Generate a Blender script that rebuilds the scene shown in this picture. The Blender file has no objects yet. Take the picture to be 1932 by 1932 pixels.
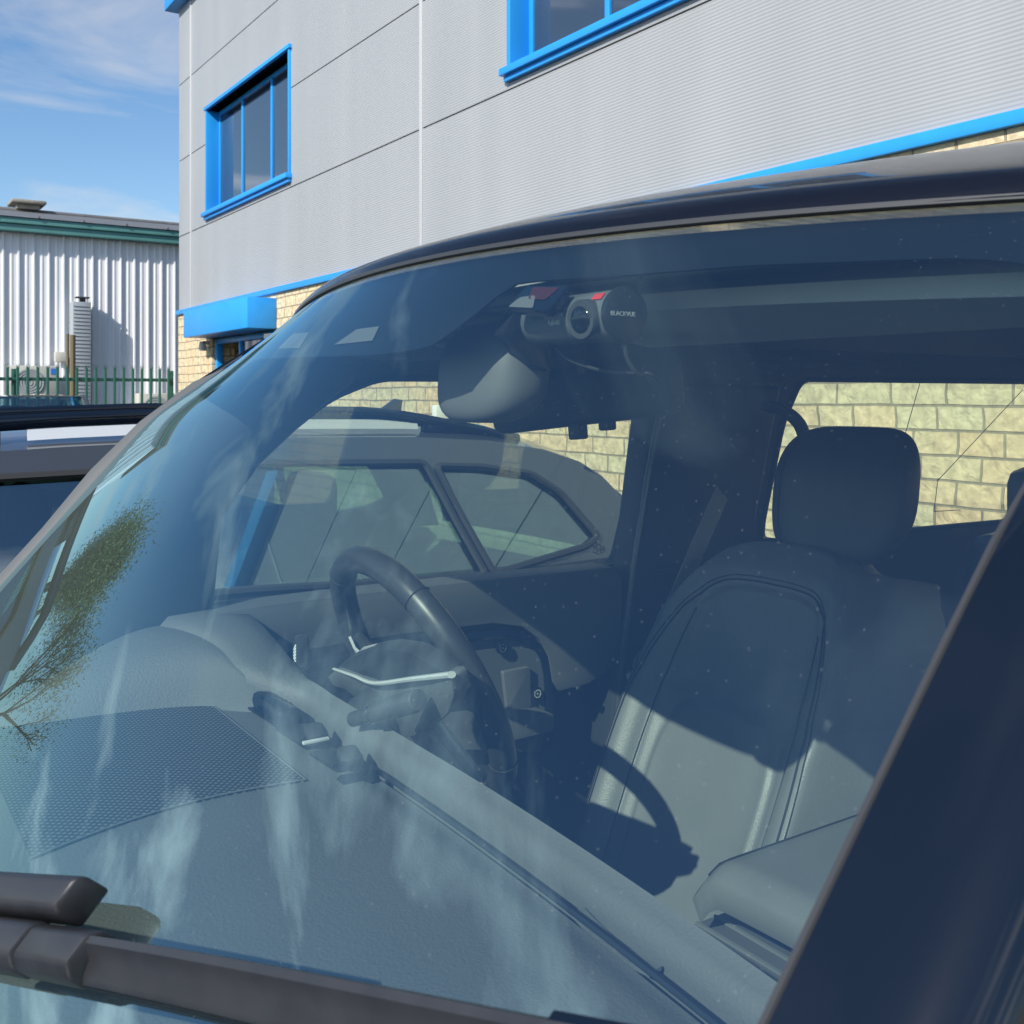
import bpy, bmesh, math, random
from mathutils import Vector, Matrix, noise
from mathutils.geometry import tessellate_polygon
R = math.radians
random.seed(7)
S = bpy.context.scene
COL = S.collection

# ------------------------------------------------------------------ camera, sky, sun, exposure
EYE = 1.62                       # eye height; every z below is measured from eye level and raised by EYE when built
YAW = R(33.6)                    # view direction: from +Y turned towards +X
cam = bpy.data.cameras.new('camera'); camo = bpy.data.objects.new('camera', cam); COL.objects.link(camo)
cam.sensor_width = 36; cam.lens = 36 * 1950 / 1932; cam.shift_y = -221 / 1932
cam.clip_start = 0.02; cam.clip_end = 2000
camo.location = (0, 0, EYE); camo.rotation_euler = (R(90), 0, -YAW)
cam.dof.use_dof = True; cam.dof.focus_distance = 1.5; cam.dof.aperture_fstop = 22
S.camera = camo
SUN = Vector((1, .40, -.76)).normalized()        # the way the light travels
sun = bpy.data.lights.new('sun', 'SUN'); suno = bpy.data.objects.new('sun', sun); COL.objects.link(suno)
sun.energy = 5.0; sun.angle = R(.5); sun.color = (1, .95, .86)
suno.rotation_euler = SUN.to_track_quat('-Z', 'Y').to_euler()
W = bpy.data.worlds.new("World"); S.world = W; W.use_nodes = True
CLX, CLY = 20.3, 8.8
def build_world():
    nt = W.node_tree; N = nt.nodes; L = nt.links
    bg = N['Background']; bg.inputs[1].default_value = .138
    sky = N.new('ShaderNodeTexSky'); sky.sky_type = 'NISHITA'; sky.sun_disc = False
    sky.sun_elevation = math.asin(-SUN.z); sky.sun_rotation = math.atan2(-SUN.x, -SUN.y) % (2 * math.pi)
    sky.air_density = 1.0; sky.dust_density = .3; sky.ozone_density = 3.0
    hs = N.new('ShaderNodeHueSaturation'); hs.inputs['Saturation'].default_value = 1.12; hs.inputs['Value'].default_value = 1.0; L.new(sky.outputs[0], hs.inputs['Color'])
    tc = N.new('ShaderNodeTexCoord'); sp = N.new('ShaderNodeSeparateXYZ'); L.new(tc.outputs['Generated'], sp.inputs[0])
    mx = N.new('ShaderNodeMath'); mx.operation = 'MAXIMUM'; mx.inputs[1].default_value = 0; L.new(sp.outputs[2], mx.inputs[0])
    ad = N.new('ShaderNodeMath'); ad.operation = 'ADD'; ad.inputs[1].default_value = .22; L.new(mx.outputs[0], ad.inputs[0])
    dv = N.new('ShaderNodeVectorMath'); dv.operation = 'DIVIDE'
    cb = N.new('ShaderNodeCombineXYZ')
    for i in range(3): L.new(ad.outputs[0], cb.inputs[i])
    L.new(tc.outputs['Generated'], dv.inputs[0]); L.new(cb.outputs[0], dv.inputs[1])
    mp = N.new('ShaderNodeMapping'); mp.inputs['Location'].default_value = (CLX, CLY, 0); mp.inputs['Rotation'].default_value = (0, 0, R(-20)); mp.inputs['Scale'].default_value = (1.0, 1.35, 1)
    L.new(dv.outputs[0], mp.inputs[0])
    no = N.new('ShaderNodeTexNoise'); no.inputs['Scale'].default_value = 1.7; no.inputs['Detail'].default_value = 8; no.inputs['Roughness'].default_value = .54; no.inputs['Distortion'].default_value = .45
    L.new(mp.outputs[0], no.inputs['Vector'])
    cr = N.new('ShaderNodeValToRGB'); cr.color_ramp.elements[0].position = .53; cr.color_ramp.elements[1].position = .70
    cr.color_ramp.elements[0].color = (0, 0, 0, 1); cr.color_ramp.elements[1].color = (.62, .62, .62, 1)
    L.new(no.outputs['Fac'], cr.inputs[0])
    mix = N.new('ShaderNodeMix'); mix.data_type = 'RGBA'; me = N.new('ShaderNodeMapRange'); me.inputs[1].default_value = .42; me.inputs[2].default_value = .72; me.inputs[3].default_value = 1; me.inputs[4].default_value = .12; L.new(sp.outputs[2], me.inputs[0])   # thin overhead
    mm = N.new('ShaderNodeMath'); mm.operation = 'MULTIPLY'; L.new(cr.outputs[0], mm.inputs[0]); L.new(me.outputs[0], mm.inputs[1]); L.new(mm.outputs[0], mix.inputs[0])
    L.new(hs.outputs[0], mix.inputs[6]); vd = N.new('ShaderNodeVectorMath'); vd.operation = 'DOT_PRODUCT'; vd.inputs[1].default_value = tuple(-SUN); L.new(tc.outputs['Generated'], vd.inputs[0])
    mr = N.new('ShaderNodeMapRange'); mr.inputs[1].default_value = -.2; mr.inputs[2].default_value = .5; mr.inputs[3].default_value = 5.2; mr.inputs[4].default_value = 26; L.new(vd.outputs['Value'], mr.inputs[0])   # clouds are brighter towards the sun
    cs = N.new('ShaderNodeVectorMath'); cs.operation = 'SCALE'; cs.inputs[0].default_value = (1, .98, .97); L.new(mr.outputs[0], cs.inputs['Scale']); L.new(cs.outputs[0], mix.inputs[7])
    L.new(mix.outputs[2], bg.inputs[0])
build_world()
S.view_settings.view_transform = 'Standard'; S.view_settings.look = 'None'
S.view_settings.exposure = 0.15; S.view_settings.gamma = 1
S.cycles.use_denoising = True; S.cycles.max_bounces = 8; S.cycles.transparent_max_bounces = 24
S.cycles.glossy_bounces = 4; S.cycles.diffuse_bounces = 3; S.cycles.sample_clamp_indirect = 4
S.cycles.caustics_reflective = False; S.cycles.caustics_refractive = False

# ------------------------------------------------------------------ helpers
F = 1950.0; CT, ST = math.cos(YAW), math.sin(YAW)
def ray(px, py):
    t = (px - 966) / F
    return Vector((t * CT + ST, CT - t * ST, (745 - py) / F))
def atX(px, py, X): r = ray(px, py); return r * (X / r.x)
def atY(px, py, Y): r = ray(px, py); return r * (Y / r.y)
def atZ(px, py, Z): r = ray(px, py); return r * (Z / r.z)
def V(*a): return Vector(a)

ORG = {}
def tag(o, label=None, cat=None, group=None, kind=None):
    if label: o['label'] = label
    if cat: o['category'] = cat
    if group: o['group'] = group
    if kind: o['kind'] = kind
    return o
def empty(name, loc, label, cat, group=None):
    o = bpy.data.objects.new(name, None); COL.objects.link(o); o.location = Vector(loc); ORG[o.name] = Vector(loc)
    o.empty_display_size = .1
    return tag(o, label, cat, group)
def link_mesh(name, me, parent, mat):
    o = bpy.data.objects.new(name, me); COL.objects.link(o)
    if mat: me.materials.append(mat)
    vs = [v.co for v in me.vertices]
    if vs:
        c = Vector([(min(v[i] for v in vs) + max(v[i] for v in vs)) / 2 for i in range(3)])
    else: c = Vector()
    me.transform(Matrix.Translation(-c)); ORG[o.name] = c
    if parent is not None:
        o.parent = parent; o.location = c - ORG[parent.name]
    else: o.location = c
    return o
def mk(name, bm, mat, parent=None, smooth=35, recalc=True, raw=False):
    if recalc: bmesh.ops.recalc_face_normals(bm, faces=bm.faces[:])
    if not raw:
        for v in bm.verts: v.co.z += EYE
    me = bpy.data.meshes.new(name); bm.to_mesh(me); bm.free()
    if smooth:
        me.shade_smooth(); me.set_sharp_from_angle(angle=R(smooth))
    return link_mesh(name, me, parent, mat)
def NB(): return bmesh.new()
def add(bm, vs, fs):
    v = [bm.verts.new(p) for p in vs]
    out = []
    for f in fs:
        try: out.append(bm.faces.new([v[i] for i in f]))
        except ValueError: pass
    return v, out
def box(bm, c, s, bev=0, M=None, seg=2):
    c = Vector(c); hx, hy, hz = s[0] / 2, s[1] / 2, s[2] / 2
    t = NB()
    add(t, [(x * hx, y * hy, z * hz) for x in (-1, 1) for y in (-1, 1) for z in (-1, 1)],
        [(0, 1, 3, 2), (4, 6, 7, 5), (0, 4, 5, 1), (2, 3, 7, 6), (0, 2, 6, 4), (1, 5, 7, 3)])
    if bev: bmesh.ops.bevel(t, geom=t.edges[:], offset=bev, segments=seg, profile=.5, affect='EDGES', clamp_overlap=True)
    if M is not None: t.transform(M.to_4x4())
    t.transform(Matrix.Translation(c)); merge(bm, t)
def merge(bm, t):
    me = bpy.data.meshes.new('tmp'); t.to_mesh(me); t.free(); bm.from_mesh(me); bpy.data.meshes.remove(me)
def b3(bm, x0, x1, y0, y1, z0, z1, bev=0): box(bm, ((x0 + x1) / 2, (y0 + y1) / 2, (z0 + z1) / 2), (abs(x1 - x0), abs(y1 - y0), abs(z1 - z0)), bev)
def loft(bm, rings, closed=True, caps=True):
    rv = [[bm.verts.new(p) for p in r] for r in rings]
    n = len(rings[0])
    for a, b in zip(rv, rv[1:]):
        for i in range(n if closed else n - 1):
            j = (i + 1) % n
            try: bm.faces.new((a[i], a[j], b[j], b[i]))
            except ValueError: pass
    if caps and closed:
        for r in (rv[0], rv[-1]):
            try: bm.faces.new(r)
            except ValueError: pass
def frame(d):
    d = d.normalized(); u = Vector((0, 0, 1)) if abs(d.z) < .9 else Vector((1, 0, 0))
    a = d.cross(u).normalized(); return a, a.cross(d).normalized()
def tube(bm, path, r, n=12, closed=False, flat=1.0):
    path = [Vector(p) for p in path]; rings = []; m = len(path)
    pa = None
    for i, p in enumerate(path):
        if closed: d = path[(i + 1) % m] - path[i - 1]
        else: d = path[min(i + 1, m - 1)] - path[max(i - 1, 0)]
        if pa is None: a, b = frame(d)
        else:
            dd = d.normalized(); a = (pa - dd * pa.dot(dd)).normalized(); b = a.cross(dd).normalized()
        pa = a
        rr = r[i] if isinstance(r, (list, tuple)) else r
        rings.append([p + a * (math.cos(2 * math.pi * k / n) * rr) + b * (math.sin(2 * math.pi * k / n) * rr * flat) for k in range(n)])
    if closed: rings.append([v.copy() for v in rings[0]])
    loft(bm, rings, True, not closed)
    if closed: bmesh.ops.remove_doubles(bm, verts=bm.verts[:], dist=1e-6)
def cyl(bm, p, d, r, h, n=24, bev=0, r2=None):
    d = Vector(d).normalized(); p = Vector(p)
    r2 = r if r2 is None else r2
    if bev: tube(bm, [p, p + d * bev * .3, p + d * bev, p + d * (h - bev), p + d * (h - bev * .3), p + d * h], [r - bev, r - bev * .3, r, r2, r2 - bev * .3, r2 - bev], n)
    else: tube(bm, [p, p + d * h], [r, r2], n)
def spline(pts, n=8, closed=False):
    pts = [Vector(p) for p in pts]; m = len(pts); out = []
    rng = range(m if closed else m - 1)
    for i in rng:
        g = (lambda k: pts[k % m]) if closed else (lambda k: pts[max(0, min(m - 1, k))])
        p0, p1, p2, p3 = g(i - 1), g(i), g(i + 1), g(i + 2)
        for k in range(n):
            t = k / n
            out.append(.5 * ((2 * p1) + (p2 - p0) * t + (2 * p0 - 5 * p1 + 4 * p2 - p3) * t * t + (3 * p1 - p0 - 3 * p2 + p3) * t ** 3))
    if not closed: out.append(pts[-1])
    return out
def plate(bm, outer, off, holes=(), bev=0):
    """flat (or nearly flat) polygon of 3D points with holes, given thickness by the vector off"""
    loops = [[Vector(p) for p in outer]] + [[Vector(p) for p in h] for h in holes]
    tris = tessellate_polygon(loops)
    flat = [p for l in loops for p in l]; off = Vector(off)
    t = NB()
    a = [t.verts.new(p) for p in flat]; b = [t.verts.new(p + off) for p in flat]
    for f in tris:
        try: t.faces.new([a[i] for i in f]); t.faces.new([b[i] for i in reversed(f)])
        except ValueError: pass
    k = 0
    for l in loops:
        for i in range(len(l)):
            j = (i + 1) % len(l)
            t.faces.new((a[k + i], a[k + j], b[k + j], b[k + i]))
        k += len(l)
    bmesh.ops.dissolve_limit(t, angle_limit=R(1), verts=t.verts[:], edges=t.edges[:])
    if bev:
        bmesh.ops.recalc_face_normals(t, faces=t.faces[:])
        es = [e for e in t.edges if len(e.link_faces) == 2 and e.calc_face_angle(0) > R(50)]
        bmesh.ops.bevel(t, geom=es, offset=bev, segments=2, profile=.5, affect='EDGES', clamp_overlap=True)
    merge(bm, t)
def roundpoly(pts, r, n=5):
    pts = [Vector(p) for p in pts]; out = []; m = len(pts)
    for i, p in enumerate(pts):
        a = pts[i - 1] - p; b = pts[(i + 1) % m] - p
        rr = r[i] if isinstance(r, (list, tuple)) else r
        q = min(rr, a.length * .45, b.length * .45)
        if q < 1e-5: out.append(p); continue
        s = p + a.normalized() * q; e = p + b.normalized() * q
        for k in range(n + 1):
            t = k / n; out.append(s * (1 - t) ** 2 + p * 2 * t * (1 - t) + e * t * t)
    return out
def gridm(bm, fn, nu, nv):
    vs = [[bm.verts.new(fn(i / nu, j / nv)) for j in range(nv + 1)] for i in range(nu + 1)]
    for i in range(nu):
        for j in range(nv): bm.faces.new((vs[i][j], vs[i + 1][j], vs[i + 1][j + 1], vs[i][j + 1]))
def slab(bm, fn, nu, nv, off):
    """grid surface with thickness off (vector)"""
    off = Vector(off); t = NB()
    a = [[t.verts.new(Vector(fn(i / nu, j / nv))) for j in range(nv + 1)] for i in range(nu + 1)]
    b = [[t.verts.new(v.co + off) for v in r] for r in a]
    for i in range(nu):
        for j in range(nv):
            t.faces.new((a[i][j], a[i + 1][j], a[i + 1][j + 1], a[i][j + 1]))
            t.faces.new((b[i][j], b[i][j + 1], b[i + 1][j + 1], b[i + 1][j]))
    for i in range(nu):
        t.faces.new((a[i][0], b[i][0], b[i + 1][0], a[i + 1][0])); t.faces.new((a[i][nv], a[i + 1][nv], b[i + 1][nv], b[i][nv]))
    for j in range(nv):
        t.faces.new((a[0][j], a[0][j + 1], b[0][j + 1], b[0][j])); t.faces.new((a[nu][j], b[nu][j], b[nu][j + 1], a[nu][j + 1]))
    merge(bm, t)
def text(name, body, size, origin, xdir, ydir, mat, parent, ext=.0002):
    cu = bpy.data.curves.new('t', 'FONT'); cu.body = body; cu.size = size; cu.extrude = ext; cu.align_x = 'CENTER'; cu.align_y = 'CENTER'
    o = bpy.data.objects.new('t', cu); COL.objects.link(o)
    dg = bpy.context.evaluated_depsgraph_get(); dg.update()
    me = bpy.data.meshes.new_from_object(o.evaluated_get(dg)); bpy.data.objects.remove(o)
    x = Vector(xdir).normalized(); y = Vector(ydir).normalized(); z = x.cross(y)
    M = Matrix((x, y, z)).transposed().to_4x4(); me.transform(M); me.transform(Matrix.Translation(Vector(origin) + Vector((0, 0, EYE))))
    me.name = name
    return link_mesh(name, me, parent, mat)

# ------------------------------------------------------------------ materials
MATS = {}
def mat(name, col, rough=.5, metal=0, spec=.5, coat=0, bump=0, bscale=200, var=0, vscale=3, bdist=.002, stretch=None):
    m = bpy.data.materials.new(name); m.use_nodes = True; N = m.node_tree.nodes; L = m.node_tree.links
    p = N['Principled BSDF']; p.inputs['Base Color'].default_value = (*col, 1); p.inputs['Roughness'].default_value = rough
    p.inputs['Metallic'].default_value = metal; p.inputs['Specular IOR Level'].default_value = spec
    p.inputs['Coat Weight'].default_value = coat; p.inputs['Coat Roughness'].default_value = .03
    tc = N.new('ShaderNodeTexCoord'); mp = N.new('ShaderNodeMapping'); L.new(tc.outputs['Object'], mp.inputs[0])
    if stretch: mp.inputs['Scale'].default_value = stretch
    if bump:
        no = N.new('ShaderNodeTexNoise'); no.inputs['Scale'].default_value = bscale; no.inputs['Detail'].default_value = 3
        L.new(mp.outputs[0], no.inputs['Vector'])
        b = N.new('ShaderNodeBump'); b.inputs['Strength'].default_value = bump; b.inputs['Distance'].default_value = bdist
        L.new(no.outputs['Fac'], b.inputs['Height']); L.new(b.outputs[0], p.inputs['Normal'])
    if var:
        n2 = N.new('ShaderNodeTexNoise'); n2.inputs['Scale'].default_value = vscale; n2.inputs['Detail'].default_value = 6
        L.new(mp.outputs[0], n2.inputs['Vector'])
        mr = N.new('ShaderNodeMapRange'); mr.inputs[1].default_value = .25; mr.inputs[2].default_value = .75; mr.inputs[3].default_value = 1 - var; mr.inputs[4].default_value = 1 + var
        L.new(n2.outputs['Fac'], mr.inputs[0])
        vm = N.new('ShaderNodeVectorMath'); vm.operation = 'SCALE'; vm.inputs[0].default_value = col; L.new(mr.outputs[0], vm.inputs['Scale'])
        L.new(vm.outputs[0], p.inputs['Base Color'])
        mr2 = N.new('ShaderNodeMapRange'); mr2.inputs[1].default_value = .3; mr2.inputs[2].default_value = .7; mr2.inputs[3].default_value = max(.0, rough - .06); mr2.inputs[4].default_value = min(1, rough + .08)
        L.new(n2.outputs['Fac'], mr2.inputs[0]); L.new(mr2.outputs[0], p.inputs['Roughness'])
    MATS[name] = m
    return m
def glass(name, tint, boost=1.5, dust=0.0, specks=False, gcol=(1, 1, 1)):
    m = bpy.data.materials.new(name); m.use_nodes = True; N = m.node_tree.nodes; L = m.node_tree.links
    N.remove(N['Principled BSDF']); out = N['Material Output']
    tr = N.new('ShaderNodeBsdfTransparent'); tr.inputs[0].default_value = (*tint, 1)
    gl = N.new('ShaderNodeBsdfGlossy'); gl.inputs['Roughness'].default_value = 0; gl.inputs[0].default_value = (*gcol, 1)
    ge = N.new('ShaderNodeNewGeometry'); vm = N.new('ShaderNodeVectorMath'); vm.operation = 'DOT_PRODUCT'
    L.new(ge.outputs['Incoming'], vm.inputs[0]); L.new(ge.outputs['Normal'], vm.inputs[1])
    # Schlick reflectance of a pane (two surfaces), same from either side
    ab = N.new('ShaderNodeMath'); ab.operation = 'ABSOLUTE'; L.new(vm.outputs['Value'], ab.inputs[0])
    om = N.new('ShaderNodeMath'); om.operation = 'SUBTRACT'; om.inputs[0].default_value = 1; L.new(ab.outputs[0], om.inputs[1])
    pw = N.new('ShaderNodeMath'); pw.operation = 'POWER'; pw.inputs[1].default_value = 5; L.new(om.outputs[0], pw.inputs[0])
    f0 = .043 * boost
    ml = N.new('ShaderNodeMath'); ml.operation = 'MULTIPLY_ADD'; ml.inputs[1].default_value = (1 - f0) * 1.0; ml.inputs[2].default_value = f0; L.new(pw.outputs[0], ml.inputs[0]); ml.use_clamp = True
    mx = N.new('ShaderNodeMixShader'); L.new(ml.outputs[0], mx.inputs[0]); L.new(tr.outputs[0], mx.inputs[1]); L.new(gl.outputs[0], mx.inputs[2])
    last = mx
    if dust or specks:
        df = N.new('ShaderNodeBsdfDiffuse'); df.inputs[0].default_value = (.55, .57, .60, 1)
        tc = N.new('ShaderNodeTexCoord')
        no = N.new('ShaderNodeTexNoise'); no.inputs['Scale'].default_value = 5; no.inputs['Detail'].default_value = 6; L.new(tc.outputs['Object'], no.inputs['Vector'])
        mr = N.new('ShaderNodeMapRange'); mr.inputs[1].default_value = .35; mr.inputs[2].default_value = .75; mr.inputs[3].default_value = dust * .5; mr.inputs[4].default_value = dust * 1.5; L.new(no.outputs['Fac'], mr.inputs[0])
        fac = mr.outputs[0]
        if specks:
            vo = N.new('ShaderNodeTexVoronoi'); vo.inputs['Scale'].default_value = 260; vo.inputs['Randomness'].default_value = 1; L.new(tc.outputs['Object'], vo.inputs['Vector'])
            sr = N.new('ShaderNodeMapRange'); sr.inputs[1].default_value = .16; sr.inputs[2].default_value = .05; sr.inputs[3].default_value = 0; sr.inputs[4].default_value = .12; L.new(vo.outputs['Distance'], sr.inputs[0])
            # only some cells carry a speck, in clusters
            sx = N.new('ShaderNodeSeparateXYZ'); L.new(vo.outputs['Color'], sx.inputs[0])
            n3 = N.new('ShaderNodeTexNoise'); n3.inputs['Scale'].default_value = 7; L.new(tc.outputs['Object'], n3.inputs['Vector'])
            cm = N.new('ShaderNodeMath'); cm.operation = 'SUBTRACT'; L.new(n3.outputs['Fac'], cm.inputs[0]); L.new(sx.outputs[0], cm.inputs[1])
            c2 = N.new('ShaderNodeMapRange'); c2.inputs[1].default_value = .22; c2.inputs[2].default_value = .40; L.new(cm.outputs[0], c2.inputs[0])
            m2 = N.new('ShaderNodeMath'); m2.operation = 'MULTIPLY'; L.new(sr.outputs[0], m2.inputs[0]); L.new(c2.outputs[0], m2.inputs[1])
            a2 = N.new('ShaderNodeMath'); a2.operation = 'ADD'; a2.use_clamp = True; L.new(m2.outputs[0], a2.inputs[0]); L.new(fac, a2.inputs[1]); fac = a2.outputs[0]
        mx2 = N.new('ShaderNodeMixShader'); L.new(fac, mx2.inputs[0]); L.new(mx.outputs[0], mx2.inputs[1]); L.new(df.outputs[0], mx2.inputs[2]); last = mx2
    L.new(last.outputs[0], out.inputs['Surface'])
    MATS[name] = m
    return m
def stone_mat():
    m = mat('stone_blocks', (.5, .42, .26), .9, spec=.2); N = m.node_tree.nodes; L = m.node_tree.links; p = N['Principled BSDF']
    tc = N.new('ShaderNodeTexCoord'); sp = N.new('ShaderNodeSeparateXYZ'); L.new(tc.outputs['Object'], sp.inputs[0])
    sm = N.new('ShaderNodeMath'); sm.operation = 'ADD'; L.new(sp.outputs[0], sm.inputs[0]); L.new(sp.outputs[1], sm.inputs[1])
    cb = N.new('ShaderNodeCombineXYZ'); L.new(sm.outputs[0], cb.inputs[0]); L.new(sp.outputs[2], cb.inputs[1])
    n0 = N.new('ShaderNodeTexNoise'); n0.inputs['Scale'].default_value = 2.6; n0.inputs['Detail'].default_value = 3; L.new(cb.outputs[0], n0.inputs['Vector'])
    vs = N.new('ShaderNodeVectorMath'); vs.operation = 'MULTIPLY_ADD'; L.new(n0.outputs['Color'], vs.inputs[0]); vs.inputs[1].default_value = (.09, .025, 0); L.new(cb.outputs[0], vs.inputs[2])
    br = N.new('ShaderNodeTexBrick'); br.inputs['Scale'].default_value = 1; br.offset = .45; br.squash = 1.35; br.squash_frequency = 3
    br.inputs['Brick Width'].default_value = .30; br.inputs['Row Height'].default_value = .15; br.inputs['Mortar Size'].default_value = .009; br.inputs['Mortar Smooth'].default_value = .35
    br.inputs['Color1'].default_value = (.66, .57, .38, 1); br.inputs['Color2'].default_value = (.76, .54, .33, 1); br.inputs['Mortar'].default_value = (.33, .28, .20, 1); br.inputs['Bias'].default_value = -.2
    L.new(vs.outputs[0], br.inputs['Vector'])
    n1 = N.new('ShaderNodeTexNoise'); n1.inputs['Scale'].default_value = 14; n1.inputs['Detail'].default_value = 7; n1.inputs['Roughness'].default_value = .62; L.new(tc.outputs['Object'], n1.inputs['Vector'])
    mr = N.new('ShaderNodeMapRange'); mr.inputs[1].default_value = .3; mr.inputs[2].default_value = .7; mr.inputs[3].default_value = .68; mr.inputs[4].default_value = 1.20; L.new(n1.outputs['Fac'], mr.inputs[0])
    vm = N.new('ShaderNodeVectorMath'); vm.operation = 'SCALE'; L.new(br.outputs['Color'], vm.inputs[0]); L.new(mr.outputs[0], vm.inputs['Scale']); L.new(vm.outputs[0], p.inputs['Base Color'])
    n2 = N.new('ShaderNodeTexNoise'); n2.inputs['Scale'].default_value = 9; n2.inputs['Detail'].default_value = 5; n2.inputs['Distortion'].default_value = .6; L.new(tc.outputs['Object'], n2.inputs['Vector'])
    h1 = N.new('ShaderNodeMath'); h1.operation = 'SUBTRACT'; h1.inputs[0].default_value = 1; L.new(br.outputs['Fac'], h1.inputs[1])
    h2 = N.new('ShaderNodeMath'); h2.operation = 'MULTIPLY'; L.new(h1.outputs[0], h2.inputs[0]); 
    ad = N.new('ShaderNodeMath'); ad.operation = 'ADD'; ad.inputs[1].default_value = .35; L.new(n2.outputs['Fac'], ad.inputs[0]); L.new(ad.outputs[0], h2.inputs[1])
    b = N.new('ShaderNodeBump'); b.inputs['Strength'].default_value = .9; b.inputs['Distance'].default_value = .035; L.new(h2.outputs[0], b.inputs['Height']); L.new(b.outputs[0], p.inputs['Normal'])
    return m
def ribbed_mat(name, col, pitch, depth, rough):
    m = mat(name, col, rough, spec=.35, var=.055, vscale=.9, stretch=(1, 1.6, .22)); N = m.node_tree.nodes; L = m.node_tree.links; p = N['Principled BSDF']
    tc = N.new('ShaderNodeTexCoord'); wv = N.new('ShaderNodeTexWave'); wv.bands_direction = 'Z'; wv.inputs['Scale'].default_value = 1 / pitch / 3.1831
    L.new(tc.outputs['Object'], wv.inputs['Vector'])
    b = N.new('ShaderNodeBump'); b.inputs['Strength'].default_value = .5; b.inputs['Distance'].default_value = depth; L.new(wv.outputs['Fac'], b.inputs['Height']); L.new(b.outputs[0], p.inputs['Normal'])
    return m
def mesh_mat():
    m = mat('speaker_weave', (.05, .055, .065), .5); N = m.node_tree.nodes; L = m.node_tree.links; p = N['Principled BSDF']
    tc = N.new('ShaderNodeTexCoord'); mp = N.new('ShaderNodeMapping'); mp.inputs['Rotation'].default_value = (0, 0, R(45)); mp.inputs['Scale'].default_value = (150, 150, 0); L.new(tc.outputs['Object'], mp.inputs[0])
    vo = N.new('ShaderNodeTexVoronoi'); vo.inputs['Randomness'].default_value = 0; vo.inputs['Scale'].default_value = 1; L.new(mp.outputs[0], vo.inputs['Vector'])
    mr = N.new('ShaderNodeMapRange'); mr.inputs[1].default_value = .15; mr.inputs[2].default_value = .5; mr.inputs[3].default_value = 1; mr.inputs[4].default_value = 0; L.new(vo.outputs['Distance'], mr.inputs[0])
    mx = N.new('ShaderNodeMix'); mx.data_type = 'RGBA'; L.new(mr.outputs[0], mx.inputs[0]); mx.inputs[6].default_value = (.012, .014, .018, 1); mx.inputs[7].default_value = (.13, .14, .155, 1); L.new(mx.outputs[2], p.inputs['Base Color'])
    b = N.new('ShaderNodeBump'); b.inputs['Strength'].default_value = .8; b.inputs['Distance'].default_value = .0015; L.new(mr.outputs[0], b.inputs['Height']); L.new(b.outputs[0], p.inputs['Normal'])
    return m
G_SCREEN = glass('windscreen_glass', (.87, .97, .90), 4.3, .006, True, (.54, .87, 1))
G_SIDE = glass('side_glass', (.95, .975, .90), 1.6, .004, False, (.9, .97, 1))
G_DARK = glass('tinted_side_glass', (.42, .58, .56), 5.0, .004, False, (.9, .97, 1))
M_FRIT = mat('black_ceramic_frit', (.008, .009, .012), .35)
M_PAINT = mat('navy_black_paint', (.010, .012, .022), .22, coat=1.0)
M_TRIM = mat('black_gloss_trim', (.005, .009, .018), .08, spec=.45)
M_RUB = mat('black_rubber', (.03, .031, .034), .6, bump=.15, bscale=300)
M_SEAL = mat('grey_rubber_seal', (.035, .038, .045), .55)
M_DASH = mat('soft_dash_plastic', (.112, .120, .126), .60, spec=.4, bump=.7, bscale=300, bdist=.0012, var=.05, vscale=8)
M_DASH2 = mat('soft_ridge_plastic', (.120, .128, .134), .56, spec=.4, bump=.6, bscale=260, bdist=.0012)
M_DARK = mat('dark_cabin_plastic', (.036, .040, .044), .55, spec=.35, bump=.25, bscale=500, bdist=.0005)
M_DOOR = mat('door_card_plastic', (.105, .112, .118), .6, spec=.35, bump=.4, bscale=600, bdist=.0006)
M_LINER = mat('headlining_cloth', (.42, .44, .45), .9, spec=.1, bump=.3, bscale=900, bdist=.0005)
M_LINER2 = mat('dark_headlining', (.14, .15, .16), .9, spec=.1)
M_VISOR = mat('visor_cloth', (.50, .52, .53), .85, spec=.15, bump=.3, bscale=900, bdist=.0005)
M_LEATHER = mat('grey_leather', (.165, .178, .180), .42, spec=.45, bump=.55, bscale=420, bdist=.0009, var=.05, vscale=10)
M_LEATHD = mat('dark_leather', (.05, .055, .06), .45, spec=.4, bump=.5, bscale=420, bdist=.0009)
M_STITCH = mat('seat_piping', (.02, .022, .025), .7)
M_WHEEL = mat('wheel_leather', (.045, .048, .052), .36, spec=.5, bump=.25, bscale=700, bdist=.0004)
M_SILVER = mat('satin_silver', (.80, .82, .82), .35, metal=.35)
M_CHROME = mat('chrome', (.8, .8, .8), .12, metal=1)
M_SENSOR = mat('mirror_cover_plastic', (.14, .145, .155), .55)
M_BELT = mat('seat_belt_webbing', (.34, .35, .35), .75, bump=.6, bscale=500, bdist=.0008)
M_WIPER = mat('wiper_plastic', (.022, .023, .028), .40, spec=.5, bump=.2, bscale=400, bdist=.0004, var=.12, vscale=40)
M_STEEL = mat('body_grey', (.25, .26, .27), .35, metal=.5, coat=.5)
M_RIM = mat('alloy_rim', (.45, .46, .47), .3, metal=.8)
M_TYRE = mat('tyre_rubber', (.02, .02, .02), .8)
M_CAMB = mat('dashcam_body', (.13, .14, .15), .32, spec=.6)
M_CAMC = mat('dashcam_cap', (.015, .017, .02), .38)
M_LENS = mat('lens_glass', (.008, .009, .014), .12)
M_RING = mat('lens_ring', (.10, .105, .115), .28, metal=.4)
M_WHITE = mat('white_print', (.85, .87, .88), .5)
M_PRINT = mat('grey_print', (.42, .44, .46), .5)
M_RED = mat('red_sticker', (.75, .05, .05), .4)
M_WEAVE = mesh_mat()
M_STONE = stone_mat()
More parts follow.
